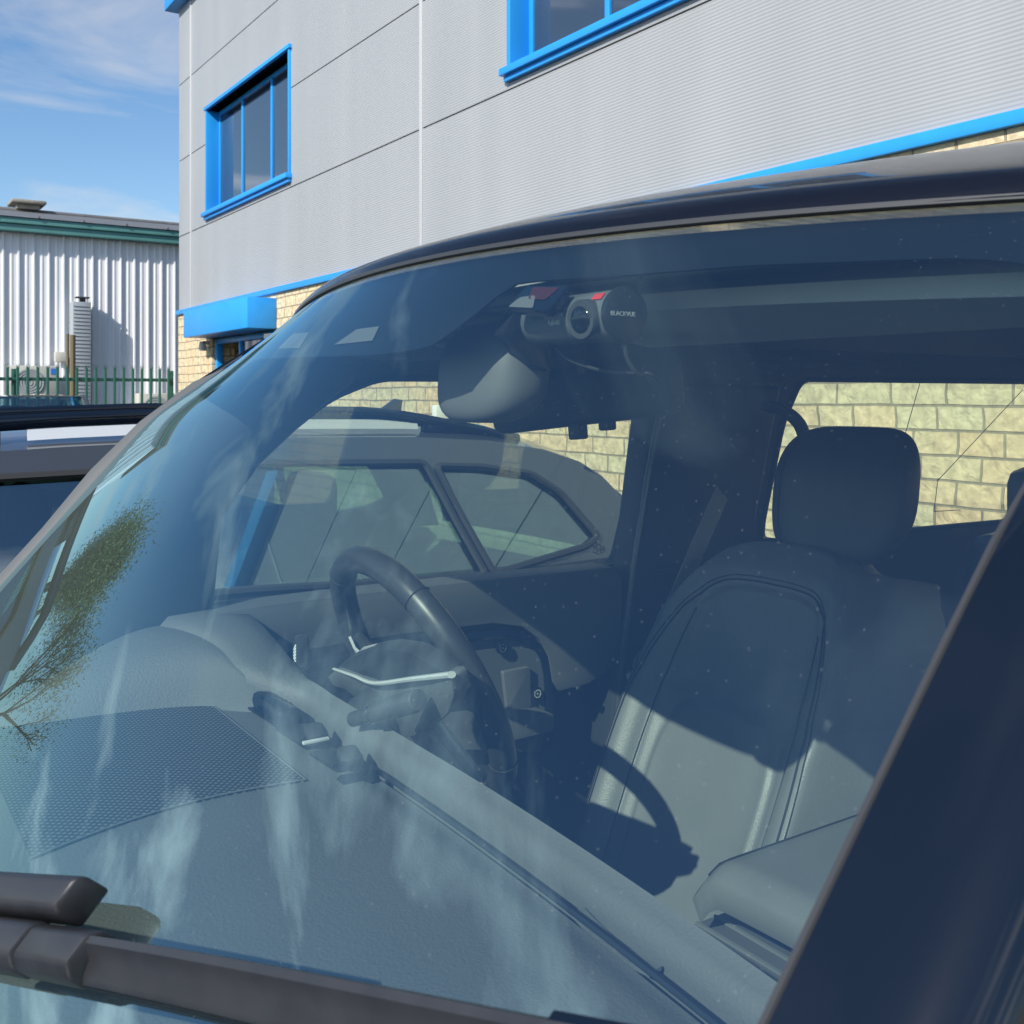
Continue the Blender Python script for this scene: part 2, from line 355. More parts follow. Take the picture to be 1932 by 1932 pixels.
M_CLAD = ribbed_mat('grey_micro_rib_cladding', (.34, .355, .37), .028, .004, .42)
M_CLADT = mat('light_grey_joint_trim', (.50, .51, .52), .45)
M_JOINT = mat('dark_joint', (.05, .055, .06), .8)
M_BLUE = mat('blue_powder_coat', (.02, .31, .80), .38, var=.05, vscale=6)
M_BLUED = mat('blue_window_frame', (.02, .31, .78), .35)
M_PANE = mat('office_window_glass', (.03, .045, .07), .03, spec=1.0, coat=.6)
M_WHOUSE = mat('off_white_sheeting', (.80, .81, .83), .45, spec=.3, var=.05, vscale=.8, stretch=(6, 6, .6))
M_TEAL = mat('teal_fascia', (.10, .27, .26), .45, var=.08, vscale=2)
M_ROOF = mat('weathered_roof_sheet', (.16, .16, .165), .6, var=.2, vscale=3)
M_VENT = mat('lichened_ridge_vent', (.30, .28, .24), .85, var=.25, vscale=8)
M_FENCE = mat('green_fence_paint', (.015, .10, .075), .5)
M_ACU = mat('beige_unit_casing', (.55, .54, .48), .5)
M_DUCT = mat('grey_duct', (.34, .37, .40), .55)
M_POLE = mat('weathered_pole', (.16, .13, .08), .8)
M_BLUEST = mat('blue_sticker', (.03, .2, .6), .5)
M_ASPH = mat('asphalt', (.05, .05, .052), .9, bump=.6, bscale=60, bdist=.01, var=.2, vscale=2)
M_BARK = mat('bark', (.09, .075, .05), .9, bump=.5, bscale=20)
M_LEAF = mat('spring_leaves', (.19, .22, .07), .6, var=.3, vscale=2)
M_CARB = mat('black_metallic_paint', (.10, .108, .118), .28, metal=.6, coat=1.0)
M_CARG = mat('grey_metallic_paint', (.20, .21, .22), .3, metal=.6, coat=1.0)
M_CABIN = mat('dark_car_cabin', (.02, .022, .025), .8)
M_RED2 = mat('tail_lamp_red', (.35, .01, .01), .15, coat=1)

# ------------------------------------------------------------------ ground
def ground():
    bm = NB(); n = 20
    gridm(bm, lambda u, v: V(-300 + 600 * u, -200 + 700 * v, -EYE - .002), 10, 10)
    tag(mk('ground', bm, M_ASPH, smooth=0), kind='structure')
ground()

# ------------------------------------------------------------------ grey clad building: front plane X = 5.6
FX = 5.6
def building():
    b = empty('office_building', (FX, 2, 0), 'grey panelled industrial building with blue trim over a cream stone ground floor', 'building')
    Y0, Y1 = -24.84, 19.86
    joints = [19.86, 19.10, 10.28, 1.46, -7.36, -16.18, -24.84]
    rows = [1.60, 3.00, 4.43, 5.87, 7.30]
    wins = [(14.22, 18.12), (4.55, 8.45)]
    bm = NB(); b3(bm, FX + .03, FX + 12, Y0, Y1 - .03, 1.5, 7.30); 
    # leave window boxes open: backing is cut by using slabs instead of one block
    bm.free()
    bm = NB()
    for r0, r1 in zip(rows, rows[1:]):
        pass
    b3(bm, FX + .30, FX + 12, Y0 + .05, Y1 - .05, 1.55, 7.25)
    mk('core_wall', bm, M_JOINT, b, smooth=0)
    g = .009
    for a, c in zip(joints, joints[1:]):
        for r0, r1 in zip(rows, rows[1:]):
            bm = NB(); ya, yb = c + .035, a - .035; za, zb = r0 + g, r1 - g
            if a == 19.86: yb = a
            w = [q for q in wins if q[0] > c and q[1] < a]
            if w and r0 >= 3.0 and r0 < 4.9:
                w0, w1 = w[0]
                b3(bm, FX, FX + .29, w1, yb, za, zb); b3(bm, FX, FX + .29, ya, w0, za, zb)
                if r0 == 3.0: b3(bm, FX, FX + .29, w0, w1, za, 3.2)
                else: b3(bm, FX, FX + .29, w0, w1, 5.0, zb)
            else: b3(bm, FX, FX + .29, ya, yb, za, zb)
            mk('cladding_panel', bm, M_CLAD, b, smooth=0)
    for j in joints[1:-1]:
        bm = NB(); b3(bm, FX - .012, FX + .05, j - .034, j + .034, 1.6, 7.3, .004)
        mk('joint_cover', bm, M_CLADT, b)
    bm = NB(); b3(bm, FX + .02, FX + .28, Y0, Y1 - .02, 1.62, 1.60 + .006)
    for r in rows[1:-1]:
        for a, c in zip([19.86] + [x for q in wins for x in (q[1], q[0])], [0]):
            pass
    bm.free()
    # dark recess strips in the horizontal joints
    bm = NB()
    for r in rows[1:-1]:
        segs = [(Y0, Y1)]
        if r == 4.43:
            segs = []; hi = Y1
            for w0, w1 in wins: segs.append((w1, hi)); hi = w0
            segs.append((Y0, hi))
        for s0, s1 in segs: b3(bm, FX + .02, FX + .2, s0 + .01, s1 - .01, r - g + .001, r + g - .001)
    mk('joint_shadow_gap', bm, M_JOINT, b, smooth=0)
    # return wall on the far side (faces +Y)
    bm = NB()
    for r0, r1 in zip(rows, rows[1:]): b3(bm, FX + .30, FX + 12, Y1 - .048, Y1, r0 + g, r1 - g)
    mk('side_cladding', bm, M_CLAD, b, smooth=0)
    # parapet
    bm = NB(); b3(bm, FX - .22, FX + 12, Y0 - .1, Y1 + .22, 7.31, 7.62, .02); mk('parapet_gutter', bm, M_BLUE, b)
    # trim band over the stone
    bm = NB(); b3(bm, FX - .05, FX + .29, Y0, Y1 + .06, 1.515, 1.60, .006); mk('base_trim', bm, M_BLUE, b)
    # stone ground floor with the entrance recess
    D0, D1 = 14.86, 17.86
    SX = FX + .0
    bm = NB()
    b3(bm, SX, SX + .4, D1, Y1 + .05, -EYE, 1.513); b3(bm, SX, SX + .4, Y0, D0, -EYE, 1.513); b3(bm, SX, SX + .4, D0, D1, .99, 1.513)
    b3(bm, SX + .4, FX + 12, Y1 - .35, Y1 + .05, -EYE, 1.513)
    b3(bm, SX + 1.3, SX + 1.5, D0 - .2, D1 + .2, -EYE, .99)
    mk('stone_wall', bm, M_STONE, b, smooth=0)
    bm = NB(); b3(bm, FX - .45, FX - .002, D0 - .1, 18.0, .985, 1.44, .008); mk('canopy', bm, M_BLUE, b)
    d = NB()
    for y in (D0 + .05, D1 - .05): b3(d, FX + .06, FX + .16, y - .045, y + .045, -EYE, .98, .004)
    b3(d, FX + .06, FX + .16, D0 + .1, D1 - .1, .88, .975, .004); b3(d, FX + .06, FX + .16, D1 - 1.30, D1 - 1.22, -EYE, .88, .004)
    d0 = mk('entrance_frame', d, M_BLUED, b)
    bm = NB(); b3(bm, FX + .10, FX + .11, D0 + .1, D1 - 1.31, -EYE, .87); mk('glass_door', bm, M_PANE, d0, smooth=0)
    # windows
    for w0, w1 in wins[:3]:
        z0, z1 = 3.2, 5.0
        bm = NB()
        t = .05
        b3(bm, FX - .03, FX + .288, w1 - .03, w1 + .03, z0, z1, .004); b3(bm, FX - .03, FX + .288, w0 - .03, w0 + .03, z0, z1, .004)
        b3(bm, FX - .05, FX + .288, w0 - .06, w1 + .06, z1, z1 + .06, .004)
        fr = mk('window', bm, M_BLUED, b)
        bm = NB(); b3(bm, FX - .10, FX + .288, w0 - .07, w1 + .07, z0 - .075, z0 - .003, .006); b3(bm, FX - .055, FX - .003, w0 - .05, w1 + .05, z0 - .13, z0 - .078, .004)
        mk('sill', bm, M_BLUE, fr)
        bm = NB(); L = w1 - w0 - .06; y = w1 - .03; x0, x1 = FX + .19, FX + .25
        bars = [w1 - .03 - .035, w1 - 1.26, w1 - 2.62, w0 + .03 + .035]
        for k in bars: b3(bm, x0, x1, k - .035, k + .035, z0, z1, .005)
        b3(bm, x0 + .002, x1 - .002, w0 + .03, w1 - .03, z0, z0 + .075); b3(bm, x0 + .002, x1 - .002, w0 + .03, w1 - .03, z1 - .075, z1)
        mk('frame', bm, M_BLUED, fr)
        for k0, k1 in zip(bars[1:], bars):
            bm = NB(); b3(bm, FX + .215, FX + .225, k0 + .03, k1 - .03, z0 + .07, z1 - .07); mk('pane', bm, M_PANE, fr, smooth=0)
    l = NB(); cyl(l, (FX - .12, 18.0, .93), (0, 0, -1), .05, .16, 14, .01, .075); b3(l, FX - .12, FX, 17.97, 18.03, .88, .94, .01)
    tag(mk('wall_lamp', l, M_ACU), 'small pale wall lamp under the left end of the blue canopy', 'lamp')
building()

# ------------------------------------------------------------------ warehouse behind the fence: wall plane Y = 27
def warehouse():
    w = empty('warehouse', (6, 27, 0), 'off white corrugated warehouse with teal fascia behind the green fence', 'building')
    X0, X1 = 1.2, 22
    bm = NB(); rings = []; x = X0; pr = []
    while x < X1:
        pr += [(x, 0), (x + .12, 0), (x + .135, -.012), (x + .165, -.012), (x + .18, 0), (x + .27, 0), (x + .285, -.045), (x + .318, -.045)]; x += .333
    v0 = [bm.verts.new((a, 27 + d, -EYE)) for a, d in pr]; v1 = [bm.verts.new((a, 27 + d, 3.86)) for a, d in pr]
    for i in range(len(pr) - 1): bm.faces.new((v0[i], v0[i + 1], v1[i + 1], v1[i]))
    b3(bm, X0, X1, 27.03, 39, -EYE, 3.84)
    mk('wall_sheeting', bm, M_WHOUSE, w, smooth=0, recalc=False)
    bm = NB(); b3(bm, X0 - .2, X1, 26.72, 26.97, 3.86, 4.03, .02); b3(bm, X0 - .2, X1, 26.66, 26.9, 4.033, 4.18, .02); mk('fascia', bm, M_TEAL, w)
    bm = NB()
    plate(bm, [(X0 - .3, 26.62, 4.185), (X0 - .3, 32, 5.19), (X0 - .3, 39, 3.9)], (X1 - X0 + .3, 0, 0)); r = mk('roof', bm, M_ROOF, w, smooth=0)
    bm = NB(); x = X0
    while x < X1: b3(bm, x, x + .05, 26.6, 26.68, 4.19, 4.24); x += 1.0
    b3(bm, X0 - .3, X1, 31.9, 32.1, 5.16, 5.26, .03); mk('ridge_cap', bm, M_ROOF, r)
    v = NB(); b3(v, 4.45, 5.05, 31.7, 32.3, 5.22, 5.35, .02); b3(v, 4.3, 5.2, 31.5, 32.5, 5.354, 5.46, .04); mk('ridge_vent', v, M_VENT, w)
    # flue enclosure standing on the wall
    bm = NB()
    p0 = atY(133, 570, 26.8); p1 = atY(168, 760, 26.8)
    b3(bm, p0.x, p1.x, 26.55, 26.93, -EYE, p0.z, .02); k = p0.z - .1
    while k > -1: b3(bm, p0.x + .02, p1.x - .02, 26.535, 26.549, k - .015, k); k -= .09
    d = mk('flue_duct', bm, M_DUCT); tag(d, 'tall grey louvred flue casing rising up the corrugated warehouse wall', 'duct')
    bm = NB(); b3(bm, p0.x + .1, p1.x - .02, 26.6, 26.85, p0.z + .10, p0.z + .13); b3(bm, p0.x + .2, p1.x - .1, 26.7, 26.75, p0.z, p0.z + .10); mk('rain_cap', bm, M_JOINT, d)
    q = atY(137, 632, 22); bm = NB(); tube(bm, [(q.x, 22, -EYE), (q.x, 22, q.z)], .055, 10); tube(bm, [(q.x - .09, 22.03, -EYE), (q.x - .09, 22.03, q.z + .02)], .03, 8)
    tag(mk('timber_post', bm, M_POLE), 'weathered brown post standing in front of the grey flue casing', 'post')
    def acu(px, py, wpx, lab):
        c = atY(px, py, 26.6); wd = wpx * 25 / F
        a = empty('air_conditioner', (c.x, 26.7, EYE + c.z - .4), lab, 'air conditioner', 'air conditioners on the warehouse wall')
        bm = NB(); b3(bm, c.x - wd / 2, c.x + wd / 2, 26.5, 26.85, c.z - .4, c.z + .4, .03); mk('casing', bm, M_ACU, a)
        bm = NB(); cyl(bm, (c.x - wd * .08, 26.505, c.z), (0, -1, 0), .33, .02, 28); f = mk('fan_opening', bm, M_DUCT, a)
        bm = NB()
        for k in range(1, 6):
            tube(bm, [(c.x - wd * .08 + math.cos(t * .2618) * .06 * k, 26.478, c.z + math.sin(t * .2618) * .06 * k) for t in range(24)], .006, 5, True)
        mk('fan_guard', bm, M_ACU, f)
        bm = NB(); b3(bm, c.x + wd * .34, c.x + wd * .46, 26.49, 26.498, c.z + .2, c.z + .34); mk('sticker', bm, M_BLUEST, a)
        bm = NB(); b3(bm, c.x - wd * .35, c.x - wd * .3, 26.5, 26.98, c.z - .46, c.z - .41); mk('bracket', bm, M_DUCT, a); bm = NB(); b3(bm, c.x + wd * .3, c.x + wd * .35, 26.5, 26.98, c.z - .46, c.z - .41); mk('bracket', bm, M_DUCT, a)
    acu(62, 722, 86, 'boxy beige air conditioner with round fan high behind the fence, left of the flue')
    acu(298, 772, 78, 'lower beige air conditioner behind the fence beside the stone building corner')
    for px, py, s, lab in ((113, 673, .13, 'small cream box on the warehouse wall above the left air conditioner'), (340 - 3, 750, .1, None)):
        if not lab: continue
        c = atY(px, py, 26.9); bm = NB(); b3(bm, c.x - s, c.x + s, 26.78, 26.94, c.z - s, c.z + s * .9, .02)
        tag(mk('junction_box', bm, M_ACU), lab, 'box')
warehouse()

# ------------------------------------------------------------------ palisade fence along Y = 19.95
def fence():
    X0, X1 = -1.5, 5.52
    f = empty('palisade_fence', (2, 19.95, 0), 'green steel palisade fence with pointed pales in front of the warehouse', 'fence')
    for z in (.28, -1.2):
        bm = NB(); b3(bm, X0, X1, 19.96, 20.0, z - .03, z + .03, .005); mk('rail', bm, M_FENCE, f)
    pr = NB(); base = None; x = X0 + .08; k = 0
    while x < X1:
        if base is None:
            bm = NB(); pts = [(-.026, 0), (-.014, -.016), (.014, -.016), (.026, 0), (.014, -.012), (-.014, -.012)]
            loft(bm, [[(x + a, 19.95 + d, z) for a, d in pts] for z in (-EYE + .05, .48)])
            for s in (-1, 0, 1):
                plate(bm, [(x + s * .012 - .009, 19.936, .46), (x + s * .012 + .009, 19.936, .46), (x + s * .034, 19.936 - abs(s) * .012, .56 + .02 * (s == 0))], (0, .003, 0))
            base = mk('pale', bm, M_FENCE, f, smooth=0); bx = base.location.x; x0 = x
        else:
            o = base.copy(); COL.objects.link(o); o.parent = f; o.location = base.location.copy(); o.location.x = bx + (x - x0)
        x += .163
    for x in (X1 - .02, X1 - 2.75, X1 - 5.5):
        bm = NB(); b3(bm, x - .04, x + .04, 20.005, 20.09, -EYE, .46, .005); mk('post', bm, M_FENCE, f)
fence()

# ------------------------------------------------------------------ trees beyond the cars (they stand left of the view, mirrored in the windscreen)
def tree(x, y, h, cr, lab, seed, n):
    rnd = random.Random(seed)
    t = empty('deciduous_tree', (x, y, 0), lab, 'tree', 'trees beyond the car park')
    bm = NB(); tips = []
    def grow(p, d, r, ln, lev):
        q = p + d * ln; m = p + d * ln * .5 + Vector([rnd.uniform(-.06, .06) * ln for _ in range(3)])
        tube(bm, [p, m, q], [r, r * .82, r * .62], 7 if lev < 2 else 4)
        if lev >= 4: tips.append(q); return
        if lev >= 2: tips.append(q); tips.append(m)
        for k in range(3 if lev < 3 else 3):
            a = rnd.uniform(0, 6.283); s = rnd.uniform(.35, .85)
            nd = (d + Vector((math.cos(a) * s, math.sin(a) * s, rnd.uniform(-.05, .35)))).normalized()
            grow(q, nd, r * .6, ln * rnd.uniform(.62, .82), lev + 1)
    hh = h
    grow(V(x, y, -EYE), V(0, 0, 1), h * .022, h * .26, 0)
    mk('trunk', bm, M_BARK, t)
    bm = NB()
    for i in range(n):
        c = rnd.choice(tips) + Vector([rnd.gauss(0, cr * .10) for _ in range(3)])
        s = rnd.uniform(.035, .075); a = Vector([rnd.uniform(-1, 1) for _ in range(3)]).normalized(); b = a.orthogonal().normalized()
        b = (b + a.cross(b) * rnd.uniform(-1, 1)).normalized()
        vs = [bm.verts.new(c + a * s), bm.verts.new(c + b * s * .5), bm.verts.new(c - a * s), bm.verts.new(c - b * s * .5)]
        bm.faces.new(vs)
    mk('crown', bm, M_LEAF, t, smooth=0, recalc=False)
tree(-2.6, 33, 9.4, 4.6, 'bushy olive green tree nearest the warehouse, beyond the fence line', 3, 24000)
tree(-5.0, 34.5, 9.6, 4.6, 'sparse yellow green tree left of the bushy one by the warehouse', 5, 15000)
tree(-8.6, 37, 8.8, 4.4, 'thin bare looking tree farthest left beyond the car park', 9, 6000)

# ------------------------------------------------------------------ cars next door
def wheels(car, cx, cy, r, xs, ys):
    for x in xs:
        for y in ys:
            s = 1 if y > cy else -1
            bm = NB(); tube(bm, [(x, y - s * .11 + s * k, -EYE + r) for k in (0, .01, .20, .215)], [r - .03, r, r, r - .03], 28); w = mk('wheel', bm, M_TYRE, car)
            bm = NB(); cyl(bm, (x, y + s * .098, -EYE + r), (0, s, 0), r * .66, .012, 20)
            for k in range(5):
                a = k * 1.2566; box(bm, (x + math.cos(a) * r * .32, y + s * .115, -EYE + r + math.sin(a) * r * .32), (r * .62, .02, .05), .006, Matrix.Rotation(-a, 3, 'Y'))
            mk('rim', bm, M_RIM, w)
def neighbour():
    Y = 2.6; LE = .42; c = empty('parked_suv', (.0, 3.5, 0), 'black estate SUV with roof rails parked right beside the near car', 'car')
    def P(px, py):
        r = ray(px, py); d = (Y + .53 * LE) / (r.y - LE * r.z); return r * d
    lean = lambda p: V(p.x, Y + max(0, (p.z + .53)) * LE, p.z)
    # side window openings, front, rear door, rear quarter
    zt, zb = -.185, -.50
    w_rear = [P(480, 874), P(796, 873), P(856, 980), P(915, 1082), P(700, 1100), P(470, 1112)]
    w_quart = [P(822, 878), P(905, 880), P(1000, 893), P(1058, 930), P(1128, 1012), P(1105, 1030), P(932, 1082), P(874, 980)]
    w_mid = [V(.72, Y, zt - .003), V(.72, Y, zb), V(-.25, Y, -.49), V(-.25, Y, -.205)]
    w_mid = [V(-.22, Y, -.49), V(-.02, Y, -.26), V(.10, Y, -.19), V(.78, Y, -.178), V(.78, Y, -.503)]
    w_rear = [V(-.10, Y, -.27), V(.02, Y, -.205), P(480, 874), P(800, 872), P(858, 980), P(916, 1084), P(700, 1100), P(470, 1112), V(-.3, Y, -.50)]
    w_quart = [lq for lq in w_quart]
    w_front = [V(-.75, Y, -.47), V(-.30, Y, -.475), V(-.30, Y, -.30)]
    wins = [[lean(p) for p in roundpoly(w, .02)] for w in (w_rear, w_quart)]
    roofz = lambda x: -.085 - .02 * (x - .9) ** 2 if x < 1.6 else -.085 - .0098 - .45 * (x - 1.6) ** 2
    prof_top = [(-.30, -.215), (-.1, -.155), (.1, -.148), (.5, -.130), (1.0, -.118), (1.5, -.128), (1.75, -.145), (1.95, -.178), (2.08, -.22), (2.16, -.27), (2.23, -.35), (2.29, -.44), (2.33, -.52)]
    outer = [lean(V(x, Y, z)) for x, z in prof_top] + [lean(V(2.36, Y, -.60)), lean(V(-.95, Y, -.56)), lean(V(-.62, Y, -.40))]
    bm = NB(); plate(bm, outer, (0, .04, 0), wins); mk('side_frame', bm, M_CARB, c)
    bm = NB(); plate(bm, [V(p.x, 6.8 - p.y - .04, p.z) for p in outer], (0, .04, 0), [[V(p.x, 6.8 - p.y - .04, p.z) for p in w] for w in wins]); mk('side_frame', bm, M_CARB, c)
    # panes
    for w in wins:
        for s in (0, 1):
            bm = NB(); pts = [(V(p.x, p.y + .012, p.z) if not s else V(p.x, 6.8 - p.y - .02, p.z)) for p in w]
            plate(bm, pts, (0, .004, 0))
            o = mk('side_window', bm, G_DARK if not s else G_SIDE, c, smooth=0)
            if not s:
                bm = NB(); tube(bm, [V(p.x, p.y - .004, p.z) for p in w], .011, 6, True); mk('window_surround', bm, M_RUB, o)
    # pillar garnish between rear window and quarter
    # roof
    def rf(u, v):
        x = -.32 + 2.45 * u; zc = [q for q in prof_top]
        z = None
        for (a, za), (b, zb_) in zip(zc, zc[1:]):
            if a <= x <= b or (x < a): z = za + (zb_ - za) * max(0, (x - a)) / (b - a); break
        if z is None: z = -.3
        s = (v - .5) * 2; yy = 3.4 + s * (.8 - max(0, z + .53) * LE)
        return V(x, yy, z + (.052 + .014 * min(1, max(0, x - .4))) * (1 - abs(s) ** 3.2))
    bm = NB(); slab(bm, rf, 30, 24, (0, 0, -.02)); r = mk('roof', bm, M_CARB, c)
    for s in (-1, 1):
        pts = []
        for x in [ -.2 + .07 * k for k in range(31 if s < 0 else 25)]:
            z = rf((x + .32) / 2.45, .5 + .44).z; y = 3.4 + s * .575
            lift = .048 * min(1, (x + .2) / .15, ((1.82 if s < 0 else 1.50) - x) / .45)
            pts.append(V(x, y, z + max(0, lift) - .0))
        bm = NB(); tube(bm, pts, .014, 8, flat=1.4)
        for x in (.28, 1.0, 1.62 if s < 0 else 1.3):
            z = rf((x + .32) / 2.45, .94).z; box(bm, (x, 3.4 + s * .575, z + .015), (.16, .022, .05), .006)
        rr = mk('roof_rail', bm, M_TRIM, c)
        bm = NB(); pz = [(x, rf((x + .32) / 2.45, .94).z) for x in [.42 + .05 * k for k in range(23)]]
        loft(bm, [[V(x, 3.4 + s * .580, z + .002), V(x, 3.4 + s * .590, z + .002), V(x, 3.4 + s * .582, z + .030), V(x, 3.4 + s * .574, z + .030)] for x, z in pz]); mk('roof_sky_glint', bm, M_SILVER, rr)  # silver strip painting the sky's reflection on the roof below the rail
    # antenna fin
    a = rf((1.74 + .32) / 2.45, .5); bm = NB(); plate(bm, [a + V(-.16, -.012, -.01), a + V(.02, -.012, -.01), a + V(.03, -.012, .06), a + V(.0, -.012, .064), a + V(-.08, -.012, .012)], (0, .024, 0), bev=.004); mk('antenna_fin', bm, M_CARB, c)
    # windscreen, tailgate
    bm = NB(); slab(bm, lambda u, v: V(-.98 + .66 * v - .06 * math.sin(math.pi * u), 2.63 + 1.54 * u + (.5 - u) * .16 * v, -.55 + .36 * v), 12, 8, (.004, 0, -.004)); mk('windscreen', bm, G_SIDE, c)
    def tg(u, v): return V(2.10 + .30 * math.sin(v * 1.5) + .05 * math.sin(math.pi * u), 2.62 + 1.56 * u + (.5 - u) * .20 * (1 - v), -.235 - .34 * v)
    bm = NB(); slab(bm, tg, 12, 8, (-.01, 0, -.01)); mk('tailgate_window', bm, M_PANE, c)
    bm = NB(); slab(bm, lambda u, v: V(1.93 + .25 * v, 2.80 + 1.2 * u, -.175 - .105 * v - .01 * v * v + .045 * math.sin(math.pi * u)), 10, 4, (0, 0, -.02)); mk('rear_spoiler', bm, M_CARB, c)
    # lower body, lofted along X
    rings = []
    for x, w, zt_, zb_ in ((-2.28, .62, -.95, -1.32), (-2.22, .78, -.86, -1.38), (-1.9, .88, -.76, -1.42), (-1.3, .90, -.64, -1.42), (-.85, .91, -.57, -1.42), (0, .92, -.545, -1.42), (1.2, .92, -.555, -1.42), (2.0, .90, -.565, -1.42), (2.30, .84, -.60, -1.40), (2.40, .72, -.72, -1.34)):
        h = zt_ - zb_
        rings.append([V(x, 3.4 + s * w * f, zb_ + h * g) for s, f, g in ((-1, .86, 0), (-1, .96, .08), (-1, .99, .35), (-1, 1.0, .62), (-1, .985, .80), (-1, .955, .88), (-1, .90, .97), (-1, .80, 1.0), (1, .80, 1.0), (1, .90, .97), (1, .955, .88), (1, .985, .8), (1, 1, .62), (1, .99, .35), (1, .96, .08), (1, .86, 0))])
    bm = NB(); loft(bm, rings); mk('body', bm, M_CARB, c, smooth=50)
    wheels(c, 0, 3.4, .34, (-1.45, 1.35), (2.60, 4.20))
    # cabin: seats and headrests
    for x in (.35, 1.15):
        for y in (2.98, 3.82):
            bm = NB(); box(bm, (x, y, -.62), (.16, .48, .55), .06, Matrix.Rotation(R(14), 3, 'Y')); st = mk('seat', bm, M_CABIN, c)
            bm = NB(); box(bm, (x + .09, y, -.31), (.10, .24, .15), .04); mk('headrest', bm, M_CABIN, st)
    bm = NB(); b3(bm, -.85, -.35, 2.75, 4.05, -.62, -.545, .03); mk('dashboard', bm, M_CABIN, c)
    bm = NB(); q0 = atY(-40, 1010, 3.9); q1 = atY(57, 962, 3.9); b3(bm, q0.x, q1.x, 3.9, 3.91, q0.z, q1.z, .003); mk('bright_view_card', bm, mat('pale_green_card', (.45, .75, .6), .7), c)  # added card standing in for the bright view out through the far window
neighbour()
def far_car():
    d = 16.4; c0 = ray(72, 760) * d; cx, cy = c0.x, c0.y
    c = empty('hatchback_car', (cx, cy, 0), 'dark hatchback with its windscreen towards us parked in front of the fence', 'car')
    w = .86; rings = []
    for y, ww, zt_, zb_ in ((-2.0, .62, -.86, -1.30), (-1.9, .80, -.78, -1.38), (-1.0, .86, -.62, -1.42), (0, .88, -.58, -1.42), (1.4, .87, -.58, -1.42), (2.0, .82, -.62, -1.38), (2.1, .7, -.75, -1.3)):
        rings.append([V(cx + s * ww * f, cy + y, zb_ + (zt_ - zb_) * g) for s, f, g in ((-1, .9, 0), (-1, 1, .3), (-1, 1, .7), (-1, .92, .95), (-1, .8, 1), (1, .8, 1), (1, .92, .95), (1, 1, .7), (1, 1, .3), (1, .9, 0))])
    bm = NB(); loft(bm, rings); mk('body', bm, M_CARB, c, smooth=50)
    bm = NB(); slab(bm, lambda u, v: V(cx + (u - .5) * 1.22, cy - .3 + 2.0 * v, -.005 + .035 * math.sin(math.pi * u) - .05 * v * v - .03 * (1 - v) ** 4), 10, 10, (0, 0, -.03)); mk('roof', bm, M_CARB, c)
    bm = NB(); slab(bm, lambda u, v: V(cx + (u - .5) * (1.5 - .28 * v), cy - 1.0 + .7 * v - .05 * math.sin(math.pi * u), -.61 + .585 * v), 10, 8, (0, .004, -.004)); mk('windscreen', bm, G_DARK, c)
    for s in (-1, 1):
        bm = NB(); tube(bm, [(cx + s * .76, cy - 1.0, -.60), (cx + s * .62, cy - .3, -.03), (cx + s * .62, cy + 1.6, -.08), (cx + s * .72, cy + 2.0, -.6)], .035, 8); mk('door_frame', bm, M_CARB, c)
        bm = NB(); plate(bm, [(cx + s * .76, cy - .9, -.59), (cx + s * .63, cy - .25, -.1), (cx + s * .63, cy + 1.55, -.12), (cx + s * .73, cy + 1.9, -.59)], (0.004, 0, 0)); mk('side_window', bm, G_DARK, c, smooth=0)
        bm = NB(); box(bm, (cx + s * .98, cy - .7, -.55), (.2, .1, .13), .03); mk('door_mirror', bm, M_CARB, c)
        bm = NB(); box(bm, (cx + s * .33, cy + .3, -.42), (.42, .12, .5), .05); mk('seat', bm, M_CABIN, c)
        bm = NB(); box(bm, (cx + s * .68, cy - 1.95, -.92), (.26, .1, .12), .03); mk('headlight', bm, M_CHROME, c)
    bm = NB(); b3(bm, cx - .7, cx + .7, cy - 1.0, cy - .5, -.68, -.585, .02); mk('dashboard', bm, M_CABIN, c)
    for x in (-.78, .78):
        for y in (-1.3, 1.3):
            bm = NB(); tube(bm, [(cx + x - .1, cy + y, -EYE + .31), (cx + x + .1, cy + y, -EYE + .31)], .31, 24); mk('wheel', bm, M_TYRE, c)
far_car()
def white_sign():
    p = atX(828, 775, FX - .1); bm = NB(); b3(bm, FX - .16, FX - .005, p.y - .05, p.y + .05, p.z - .12, p.z + .06, .008)
    tag(mk('wall_bracket', bm, M_WHITE), 'small white box on the stone wall just above the black SUV roof', 'wall box')
white_sign()

# ------------------------------------------------------------------ the off-road car
CAR = empty('off_road_car', (1.6, .92, 0), 'dark off-road car filling the view, its cabin seen through the windscreen', 'car')
YC = .92
def GX(y, z):
    u = y - YC; q = z + .03
    B = .12 + .75 * (math.sqrt(q * q + .0004) + q)
    return .38 + .88 * z + B * u * u
def GP(y, z, o=0):
    """point on the windscreen, o metres out along its normal"""
    e = .002
    n = V(-1, (GX(y + e, z) - GX(y - e, z)) / (2 * e), (GX(y, z + e) - GX(y, z - e)) / (2 * e)).normalized()
    return V(GX(y, z), y, z) + n * o
HWID = .70
def hit(px, py):
    """where a line of sight meets the windscreen surface"""
    r = ray(px, py); d = .1
    while d < 4:
        if r.x * d > GX(r.y * d, r.z * d): break
        d += .0015
    return r * d
FRIT_EDGE = [(1932, 480), (1815, 472), (1414, 489), (1203, 507), (985, 523), (940, 532), (914, 556), (880, 600), (850, 628), (800, 648), (711, 662), (600, 666), (480, 672)]
def ztop(y):
    u = (y - YC); a = abs(u); z = .131 - .05 * u * u
    if a > HWID - .09: z -= .10 * (1 - math.sqrt(max(0, 1 - ((a - HWID + .09) / .09) ** 2)))
    return z
ZB = -.46
